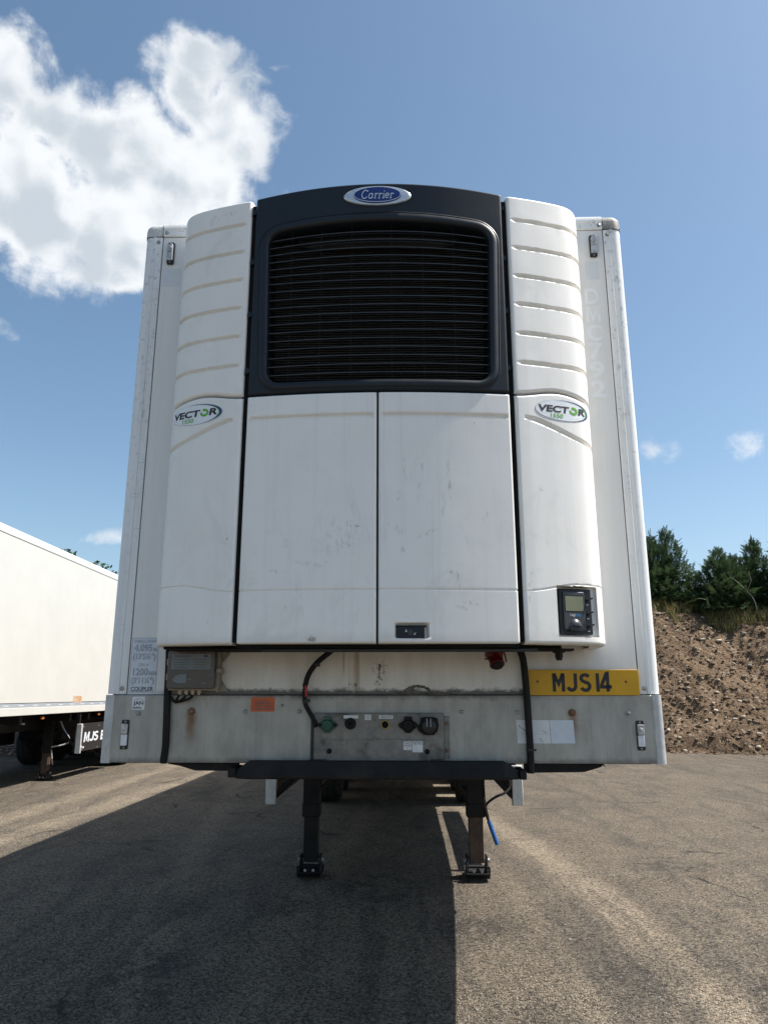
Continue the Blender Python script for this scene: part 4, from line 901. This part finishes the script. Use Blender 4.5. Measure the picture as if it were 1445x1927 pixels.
def panel(name, s0, s1, zt_, zb_, mat, r=.012, grooves=(), lines=(), rects=(), hole=None, ds=.011, dz=.0036, roof=False, override=None, parent=U):
    sv = spaced(s0, s1, ds, EDGE)
    zref = spaced(zb_(0.5 * (s0 + s1)), zt_(0.5 * (s0 + s1)), dz, EDGE); tv = (zref - zref[0]) / (zref[-1] - zref[0])
    S = np.repeat(sv[:, None], len(tv), 1); ZB_ = np.array([zb_(s) for s in sv])[:, None]; ZT_ = np.array([zt_(s) for s in sv])[:, None]
    Z = ZB_ + tv[None] * (ZT_ - ZB_)
    e_s = np.minimum(np.abs(S - s0), np.abs(S - s1)); e_z = np.minimum(Z - ZB_, ZT_ - Z)
    q = np.hypot(np.maximum(r - e_s, 0), np.maximum(r - e_z, 0)); off = -(r - np.sqrt(np.maximum(r * r - np.minimum(q, r) ** 2, 0)))
    for pts, hw, dp in grooves: d = sd_poly(S, Z, pts); off -= dp * (1 - sst(d, hw * .40, hw))
    for pts, hw, dp in lines: d = sd_poly(S, Z, pts); off -= dp * (1 - sst(d, hw * .2, hw))
    for a0, a1, z0, z1, dp, rr in rects:
        dx = np.abs(S - (a0 + a1) / 2) - (a1 - a0) / 2 + rr; dz_ = np.abs(Z - (z0 + z1) / 2) - (z1 - z0) / 2 + rr
        sdv = np.hypot(np.maximum(dx, 0), np.maximum(dz_, 0)) + np.minimum(np.maximum(dx, dz_), 0) - rr
        off -= dp * (1 - sst(sdv, -.004, .001))
    x, y, nx, ny = curve(S); PX = x + nx * off; PY = y + ny * off
    if override: PX, PY = override(PX, PY, Z)
    V = np.stack([PX, PY, Z], -1); nu, nv = S.shape
    F = gridfaces(nu, nv)
    if s1 < s0: F = F[:, ::-1]
    if hole is not None:
        C_ = (V.reshape(-1, 3)[F]).mean(1); F = F[~hole(C_[:, 0], C_[:, 2])]
    idx = np.arange(nu * nv).reshape(nu, nv)
    loop = np.concatenate([idx[:, 0], idx[-1, 1:], idx[-2::-1, -1], idx[0, -2:0:-1]])
    Vf = V.reshape(-1, 3); nn = np.stack([nx, ny, 0 * nx], -1).reshape(-1, 3)
    bk = Vf[loop] - nn[loop] * .055
    if roof:
        top = set(idx[:, -1].tolist())
        for i, k in enumerate(loop):
            if int(k) in top: bk[i, 1] = -.002; bk[i, 0] = Vf[k, 0] * .985
    m_ = len(loop); base_ = len(Vf); j = np.arange(m_); j2 = (j + 1) % m_
    SK = np.stack([loop, base_ + j, base_ + j2, loop[j2]], 1)
    if s1 < s0: SK = SK[:, ::-1]
    o_ = npmesh(name, np.concatenate([Vf, bk]), np.concatenate([F, SK]), mat, parent, smooth=True, ang=50)
    return o_
# inner frame behind the covers
box('inner_frame', 'void_black', U, -.96, .96, -.225, -.002, 1.765, 3.86)
box('inner_frame', 'void_black', U, -.66, .66, -.335, -.226, 1.765, 2.86)
fr_ = MB().box(-.955, .80, -.27, -.02, 1.729, 1.745).box(-.60, .60, -.40, -.336, 1.728, 1.748).build('base_frame', 'void_black', U, .003)
MB().box(-.5, .68, -.365, -.34, 1.712, 1.725).build('base_rail', 'black_plastic', U, .003)
MB().lathe((.80, -.2, 1.722), (0, 0, -1), [(0, .03), (.006, .03), (.006, .018), (.03, .018), (.03, .014), (.04, .014)], 6).box(.64, .86, -.24, -.16, 1.722, 1.732).build('mount_bolt', 'chassis_black', U)

SI, SO = s_of(.626), float(CS[-1])
ZSPL = 2.868
def wave(s): a = (abs(s) - SI) / (SO - SI); return ZSPL + .026 * math.sin(math.pi * min(1, a * 1.55)) ** 2 * (1 if a < .65 else 1) - .0 * a
def wave_lo(s): a = (abs(s) - SI) / (SO - SI); return 1.968 + .036 * float(sst(np.array(a), .02, .42)) - .006 * a
def path(fn, sg, n=24): return [(sg * (SI + (SO - SI) * i / n), fn(SI + (SO - SI) * i / n)) for i in range(n + 1)]
ug = (3.783, 3.632, 3.480, 3.330, 3.180, 3.030)
for sg in (-1, 1):
    gv = [([(sg * (SI + .042), z), (sg * SO, z)], .0118, .019) for z in ug]
    panel('upper_side_cover', sg * SI, sg * (SO - .004), lambda s: 3.915 - .0 * s, lambda s: wave(s) + .009, 'cover_white', .014, gv, dz=.0023, roof=True)
    a0 = SI + .055
    vgp = [(sg * (a0 + .36 * u), 2.770 - .115 * float(sst(np.array(u), -.22, 1.05))) for u in np.linspace(0, 1, 16)] + [(sg * SO, 2.655)]
    def ov(PX, PY, Z):
        msk = (PX > .772) & (PX < .962) & (Z > 1.776) & (Z < 1.993)
        pl = -.338 + (PX - .772) * .30
        return PX, np.where(msk, np.maximum(PY, pl + .012), PY)
    panel('lower_side_cover', sg * SI, sg * (SO - .004), lambda s: wave(s) - .002, lambda s: 1.742, 'cover_white', .014, [(vgp, .0118, .019)], [(path(wave_lo, sg), .004, .005)], dz=.0026, ds=.007, override=ov if sg > 0 else None)
SD = s_of(.602)
for sg in (-1, 1):
    MB().add([surf(sg * x, z, d) for x in (.595, .634) for d in (-.017, -.05) for z in (1.752, 3.89)], [(0, 1, 5, 4), (2, 6, 7, 3), (0, 2, 3, 1), (4, 5, 7, 6), (0, 4, 6, 2), (1, 3, 7, 5)]).build('gap_filler', 'void_black', U, smooth=False)  # added black filler strips standing in for shade in the cover gaps
lines = [([(-SD, 1.968), (SD, 1.968)], .004, .005)]
gd1 = [([(-SD + .022, 2.757), (-.026, 2.757)], .0118, .018)]; gd2_ = [([(SD - .022, 2.757), (.026, 2.757)], .0118, .018)]
panel('door', -.0045, -SD, lambda s: 2.868, lambda s: 1.742, 'cover_white', .010, gd1, lines)
dr = panel('door', .0045, SD, lambda s: 2.868, lambda s: 1.742, 'cover_white', .010, gd2_, lines, rects=[(.073, .218, 1.763, 1.826, .026, .010)])
dr['label'] = 'right-hand door with the recessed lock'
lt = MB().box(.083, .198, -.444, -.424, 1.764, 1.812).build('lock_plate', 'hood_dark', dr, .002, off=(0, 0, 0))
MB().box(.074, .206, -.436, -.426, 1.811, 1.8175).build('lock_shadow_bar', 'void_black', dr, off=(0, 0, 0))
lk = MB().lathe((.140, -.444, 1.787), (0, -1, 0), [(0, .0125), (.004, .0125), (.004, .010), (.0015, .0095), (.0015, .0015)], 18).build('lock_barrel', 'screen_grey', dr, off=(0, 0, 0))
MB().box(.1185, .1245, -.4448, -.4442, 1.789, 1.795).box(.1195, .1205, -.4448, -.4442, 1.795, 1.799).box(.1225, .1235, -.4448, -.4442, 1.795, 1.799).box(.1195, .1235, -.4448, -.4442, 1.7985, 1.8).build('locked_mark', 'sticker_white', dr, off=(0, 0, 0))
MB().box(.154, .160, -.4448, -.4442, 1.777, 1.783).box(.159, .160, -.4448, -.4442, 1.783, 1.787).box(.159, .163, -.4448, -.4442, 1.786, 1.7875).build('unlocked_mark', 'sticker_white', dr, off=(0, 0, 0))

# hood with grille opening
HB, HC, HT = 2.876, 2.931, 3.752            # bottom of hood, opening bottom, opening top
def opening(o_, nside=26):                 # rounded opening outline grown by o_
    x0, x1, z0, z1 = -.522 - o_, .522 + o_, HC - o_, HT + o_; r = .062 + o_; P = []
    cs = ((x1 - r, z1 - r, 0), (x0 + r, z1 - r, 90), (x0 + r, z0 + r, 180), (x1 - r, z0 + r, 270))
    for i, (cx, cz, a) in enumerate(cs):
        for k in range(9): q = R(a + 90 * k / 8); P.append((cx + r * math.cos(q), cz + r * math.sin(q)))
        nx_ = cs[(i + 1) % 4]; q = R(a + 90); e0 = P[-1]; e1 = (nx_[0] + r * math.cos(q), nx_[1] + r * math.sin(q))
        for k in range(1, nside): P.append((e0[0] + (e1[0] - e0[0]) * k / nside, e0[1] + (e1[1] - e0[1]) * k / nside))
    out = []
    for x, z in P:
        u = (z - HC) / (HT - HC); out.append((x * (.985 + .035 * u), z - .040 * u * (x / .52) ** 2))
    return out
def in_open(x, z):
    u = (z - HC) / (HT - HC); z2 = z + .040 * u * (x / .52) ** 2; x2 = x / (.985 + .035 * u); r = .09
    dx = np.abs(x2) - (.522 + .028) + r; dz_ = np.abs(z2 - (HC + HT) / 2) - ((HT - HC) / 2 + .028) + r
    return np.hypot(np.maximum(dx, 0), np.maximum(dz_, 0)) + np.minimum(np.maximum(dx, dz_), 0) - r < 0
hd = panel('hood', -SD, SD, lambda s: 3.962 - .044 * (s / .6) ** 2, lambda s: HB, 'hood_dark', .010, hole=in_open, ds=.012, dz=.010, roof=True)
rings = [(.052, -.004), (.050, .001), (.046, .002), (.043, -.003), (.040, .002), (.032, .0055), (.020, .0065), (.010, .005), (.003, .000), (.0, -.010), (-.004, -.06), (-.006, -.10)]
V = []; 
for o_, off in rings:
    for x, z in opening(o_): V.append(surf(x, z, off))
n = len(opening(0)); F = [(i * n + j, i * n + (j + 1) % n, (i + 1) * n + (j + 1) % n, (i + 1) * n + j) for i in range(len(rings) - 1) for j in range(n)]
MB().add(V, [q[::-1] for q in F]).build('grille_rim', 'hood_dark', hd, ang=60, off=(0, 0, 0))
# clip tabs along the hood edges
for sg in (-1, 1):
    for z in (3.845, 3.57, 3.29, 3.0):
        x = sg * .607; MB().prism([(x - .012, z - .016), (x - .010, z + .018), (x + .006 * 1, z + .010), (x + .006, z - .008)], -.40, -.36).build('clip_tab', 'hood_dark', hd, off=(0, 0, 0))
# grille: coil behind, louvres and wires
gr_ = MB().box(-.56, .56, -.315, -.305, 2.90, 3.80).build('grille', 'void_black', U)
coil = MB()
for k in range(66): z = 2.935 + k * .0125; coil.box(-.535, .535, -.322, -.3152, z, z + .004)
co = coil.build('condenser_coil', 'louvre_dark', gr_, off=(0, 0, 0)); co['kind'] = 'stuff'
def half_w(z):
    best = .0
    for x in np.linspace(.3, .56, 66):
        if bool(in_open_inner(np.array(x), np.array(z))): best = x
    return best
def in_open_inner(x, z):
    u = (z - HC) / (HT - HC); z2 = z + .040 * u * (x / .52) ** 2; x2 = x / (.985 + .035 * u); r = .062
    dx = np.abs(x2) - .530 + r; dz_ = np.abs(z2 - (HC + HT) / 2) - ((HT - HC) / 2 + .008) + r
    return np.hypot(np.maximum(dx, 0), np.maximum(dz_, 0)) + np.minimum(np.maximum(dx, dz_), 0) - r < 0
NL = 18
for k in range(NL):
    z = 2.972 + k * .0432
    hw = half_w(z - .003) if k < NL - 2 else half_w(z - .02) 
    xs_ = np.linspace(-hw, hw, 25); V = []
    for x in xs_:
        zz = z - (.030 * (x / .52) ** 2 * max(0, (z - 3.45) / .3))
        x_, y_, nx, ny = curve(s_of(x))
        for a, b_ in ((-.020, 0), (-.020, .0040), (-.060, .021), (-.060, .018)): V.append((float(x_ + nx * a), float(y_ + ny * a), zz + b_))
    F = [(i * 4 + j, i * 4 + (j + 1) % 4, (i + 1) * 4 + (j + 1) % 4, (i + 1) * 4 + j) for i in range(24) for j in range(4)] + [(0, 1, 2, 3), (99, 98, 97, 96)]
    MB().add(V, F).build('louvre', 'louvre_dark', gr_, ang=30, off=(0, 0, 0))
for x in (-.42, -.275, -.128, .065, .215, .362):
    MB().tube([surf(x, z_, -.022) for z_ in np.linspace(2.925, 3.745, 12)], .0011, 5).build('wire', 'hood_dark', gr_, off=(0, 0, 0))
sh = MB(); V = []; xs_ = np.linspace(-.40, .40, 21)
for x in xs_:
    e = .05 * max(0, (abs(x) - .3) / .1) ** 1.5
    for z_, of in ((3.66 + e * .6, -.085), (3.69 + e * .3, -.065), (3.76, -.07)): V.append(surf(x, z_, of))
sh.add(V, [(i * 3 + j, (i + 1) * 3 + j, (i + 1) * 3 + j + 1, i * 3 + j + 1) for i in range(20) for j in range(2)]).build('upper_shroud', 'hood_dark', gr_, off=(0, 0, 0))

# maker's badge on the hood
def ell(rx, rz, n=48): return [(rx * math.cos(2 * math.pi * i / n), rz * math.sin(2 * math.pi * i / n)) for i in range(n)]
BZ_ = 3.8865
def disc(name, mat, parent, rx, rz, cx, cz, offs, dome=.004):
    V = []; ks = (1, .97, .9, .6, .3); n = 48
    for q, k in enumerate(ks):
        for x, z in ell(rx * k, rz * k): V.append(surf(cx + x, cz + z, offs + (-.006 if q == 0 else dome * (1 - k * k))))
    V.append(surf(cx, cz, offs + dome)); F = [(i * n + j, (i + 1) * n + j, (i + 1) * n + (j + 1) % n, i * n + (j + 1) % n) for i in range(len(ks) - 1) for j in range(n)]
    F += [((len(ks) - 1) * n + j, len(V) - 1, (len(ks) - 1) * n + (j + 1) % n) for j in range(n)]
    return MB().add(V, F).build(name, mat, parent, ang=60)
bd = disc('badge', 'badge_silver', U, .164, .0535, -.003, BZ_, .008); 
e1_ = disc('blue_oval', 'badge_blue', bd, .117, .0455, -.003, BZ_, .0135, .002); e1_.location = (0, 0, 0)
rg = strokes2d([[(.113 * math.cos(2 * math.pi * i / 60), .0415 * math.sin(2 * math.pi * i / 60)) for i in range(61)]], .0032)
q = put2d('oval_ring', 'badge_letter', bd, rg, -.003, BZ_, 0, mapf=lambda x, z: surf(x, z, .0165)); q.location = (0, 0, 0)
def slant(lines, k=.25): return [[(x + z * k, z) for x, z in L] for L in lines]
def letters_carrier():
    L = []
    def C(x): return [arc(x + .5, .5, .42, .5, 40, 325, 14), [(x + .82, .82), (x + .86, .98)]]
    def A(x): return [arc(x + .28, .3, .26, .3, 30, 340, 12), [(x + .56, .60), (x + .54, .12), (x + .64, .02)]]
    def r_(x): return [[(x, .58), (x + .12, .56), (x + .12, .02)], [(x, .02), (x + .26, .02)], [(x + .12, .40)] + arc(x + .32, .44, .16, .15, 150, 20, 6)]
    def i_(x): return [[(x, .56), (x + .12, .56), (x + .12, .02)], [(x, .02), (x + .26, .02)], [(x + .12, .78), (x + .12, .92)]]
    def e_(x): return [[(x + .04, .33), (x + .50, .36)] + arc(x + .27, .32, .25, .29, 15, 325, 12)]
    L += C(0); L += A(1.08); L += r_(1.92); L += r_(2.52); L += i_(3.12); L += e_(3.48); L += r_(4.18)
    return slant(L, .22)
v, f = strokes2d(letters_carrier(), .115)
sc = .158 / 4.75; v = (v - np.array((2.36, .5))) * np.array((sc, .046))
q = put2d('lettering', 'badge_letter', bd, (v, f), -.004, BZ_, 0, mapf=lambda x, z: surf(x, z, .0172)); q.location = (0, 0, 0)

# VECTOR decals on the lower side covers
def decal(sg):
    S0 = s_of(.858); cz = 2.809; rx, rz = .162, .050; tilt = 0
    def mp(off): 
        def fn(a, b_):
            x, y, nx, ny = curve(sg * S0 + a * .89); return (float(x + nx * off), float(y + ny * off), cz + b_)
        return fn
    n = 56; c = math.cos(tilt); s_ = math.sin(tilt)
    def rot(p): return (p[0] * c - p[1] * s_, p[0] * s_ + p[1] * c)
    def flat(name, mat, par, pts, faces, off):
        g_ = mp(off); ob = MB().add([g_(*rot(p)) for p in pts], faces).build(name, mat, par, smooth=False)
        if par is not U: ob.location = (0, 0, 0)
        return ob
    def disc2(name, mat, par, RX, RZ, off, dx=0):
        P = [(dx, 0)]; 
        for k in (.25, .5, .75, 1.): P += [(dx + k * RX * math.cos(2 * math.pi * i / n), k * RZ * math.sin(2 * math.pi * i / n)) for i in range(n)]
        F = [(0, 1 + i, 1 + (i + 1) % n) for i in range(n)] + [(1 + r_ * n + i, 1 + (r_ + 1) * n + i, 1 + (r_ + 1) * n + (i + 1) % n, 1 + r_ * n + (i + 1) % n) for r_ in range(3) for i in range(n)]
        return flat(name, mat, par, P, F, off)
    d = disc2('model_decal', 'letter_faded', U, rx * 1.012, rz * 1.03, .0010); d['label'] = 'oval model decal on the %s side cover' % ('left' if sg < 0 else 'right')
    disc2('oval_face', 'decal_white', d, rx, rz, .0016)
    def crescent(name, mat, r1, r2, dx2, off, a0, a1):
        P = []; m_ = 30
        for i in range(m_ + 1):
            a = R(a0 + (a1 - a0) * i / m_); k = math.sin(math.pi * i / m_)
            o1 = (r1[0] * math.cos(a), r1[1] * math.sin(a)); o2 = (o1[0] * (1 - dx2 * k * .9) , o1[1] * (1 - dx2 * k)); P += [o1, o2]
        flat(name, mat, d, P, [(2 * i, 2 * i + 2, 2 * i + 3, 2 * i + 1) for i in range(m_)], off)
    crescent('blue_arc', 'decal_blue', (rx * .985, rz * .97), None, .11, .0022, -75, 110)
    crescent('green_arc', 'decal_green', (rx * .91, rz * .88), None, .06, .0022, -45, 62)
    for part, x, mt, wd in (('VECT', -.058, 'letter_black', .178), ('R', .108, 'letter_black', .050)):
        v, f = text2d(part, width=wd, height=.034, bold=.04, shear=.12); flat('lettering', mt, d, [(a + x, b_ + .004) for a, b_ in v], f, .0023)
    v, f = strokes2d([arc(0, 0, .0195, .0135, 120, -190, 22)], .0115); flat('green_letter', 'decal_green', d, [(a + .0555, b_ + .003) for a, b_ in v], f, .0024)
    v, f = text2d('1550', width=.072, height=.021, bold=.02, shear=.1); flat('number', 'decal_green', d, [(a - .045, b_ - .029) for a, b_ in v], f, .0023)
decal(-1); decal(1)

# temperature display in the right-hand cover
ang_ = math.atan(.30); DM = Matrix.Translation((.772, -.338, 0)) @ Matrix.Rotation(ang_, 4, 'Z')
def dbox(name, mat, par, x0, x1, z0, z1, d0, d1, bev=0):
    ob = MB().box(x0, x1, -d1, -d0, z0, z1, DM).build(name, mat, par, bev)
    if par is not U: ob.location = (0, 0, 0)
    return ob
dp = dbox('control_display', 'hood_dark', U, .010, .166, 1.784, 1.984, -.01, .012, .006)
inn = dbox('display_frame', 'screen_grey', dp, .026, .128, 1.806, 1.970, .0125, .020, .004)
dbox('screen', 'screen_lcd', dp, .034, .120, 1.886, 1.950, .0203, .0212)
dbox('screen_surround', 'hood_dark', dp, .030, .124, 1.882, 1.956, .0195, .0206)
v, f = text2d('Logi', height=.018, bold=.0); wl = (v[:, 0].max() - v[:, 0].min())
def dtext(name, mat, vf, cx, cz): 
    ob = MB().add([DM @ Vector((cx + a, -.0209, cz + b_)) for a, b_ in vf[0]], vf[1]).build(name, mat, dp, smooth=False); ob.location = (0, 0, 0)
dtext('lettering', 'sticker_white', text2d('Logi', width=.023, height=.015), .066, 1.868); dtext('lettering', 'logo_blue', text2d('COLD', width=.028, height=.0095, bold=.01), .093, 1.868)
V = []; n = 20
for i in range(n + 1):
    a = math.pi * i / n
    for k, d in ((1, .0200), (.85, .028), (.4, .033)): V.append(DM @ Vector((.078 + .029 * k * math.cos(a), -d, 1.822 + .030 * k * math.sin(a))))
F = [(i * 3 + j, i * 3 + j + 1, (i + 1) * 3 + j + 1, (i + 1) * 3 + j) for i in range(n) for j in range(2)] + [tuple([i * 3 + 2 for i in range(n + 1)])]
ob = MB().add(V, [q_[::-1] for q_ in F]).build('thumb_tab', 'screen_grey', dp, ang=60); ob.location = (0, 0, 0)
dbox('tab_ledge', 'black_plastic', dp, .048, .108, 1.800, 1.822, .0200, .028, .003)
for zz in (1.936, 1.876, 1.822):
    q = MB(); c0 = DM @ Vector((.146, -.012, zz)); ax = DM.to_3x3() @ Vector((0, -1, 0)); q.lathe(c0, ax, [(0, .008), (.006, .008), (.006, .004), (.018, .004)], 10)
    c1_ = c0 + ax * .02; c2_ = DM @ Vector((.162, -.030, zz + .008)); q.tube([c1_ - ax * .01, c2_], .0035, 6)
    ob = q.build('toggle_switch', 'black_plastic', dp); ob.location = (0, 0, 0)
    dbox('switch_mark', 'sticker_white', dp, .139, .149, zz - .022, zz - .0195, .0121, .0124)
for x in (.066, .090, .114):
    ob = MB().lathe(DM @ Vector((x, -.016, 1.9935)), (0, 0, -1), [(0, .006), (.0035, .006)], 10).build('drain_hole', 'void_black', dp); ob.location = (0, 0, 0)

# red power inlet hanging below the unit
rd = MB().lathe((.515, -.165, 1.722), (.14, -.55, -.82), [(0, .036), (.02, .037), (.03, .037), (.03, .033), (.06, .031), (.065, .034), (.072, .034)], 18).build('power_inlet', 'red_plastic', U, ang=35)
ob = MB().lathe((.5255, -.2045, 1.663), (.14, -.55, -.82), [(0, .027), (.006, .027), (.010, .024), (.010, .006)], 18).build('cap', 'rubber_black', rd); ob.location = (0, 0, 0)
ob = MB().box(.472, .492, -.19, -.175, 1.686, 1.694).tube([(.548, -.18, 1.74), (.562, -.19, 1.71), (.566, -.2, 1.675)], .004, 6).box(.478, .552, -.21, -.13, 1.70, 1.735).build('bracket', 'red_plastic', rd, .002); ob.location = (0, 0, 0)
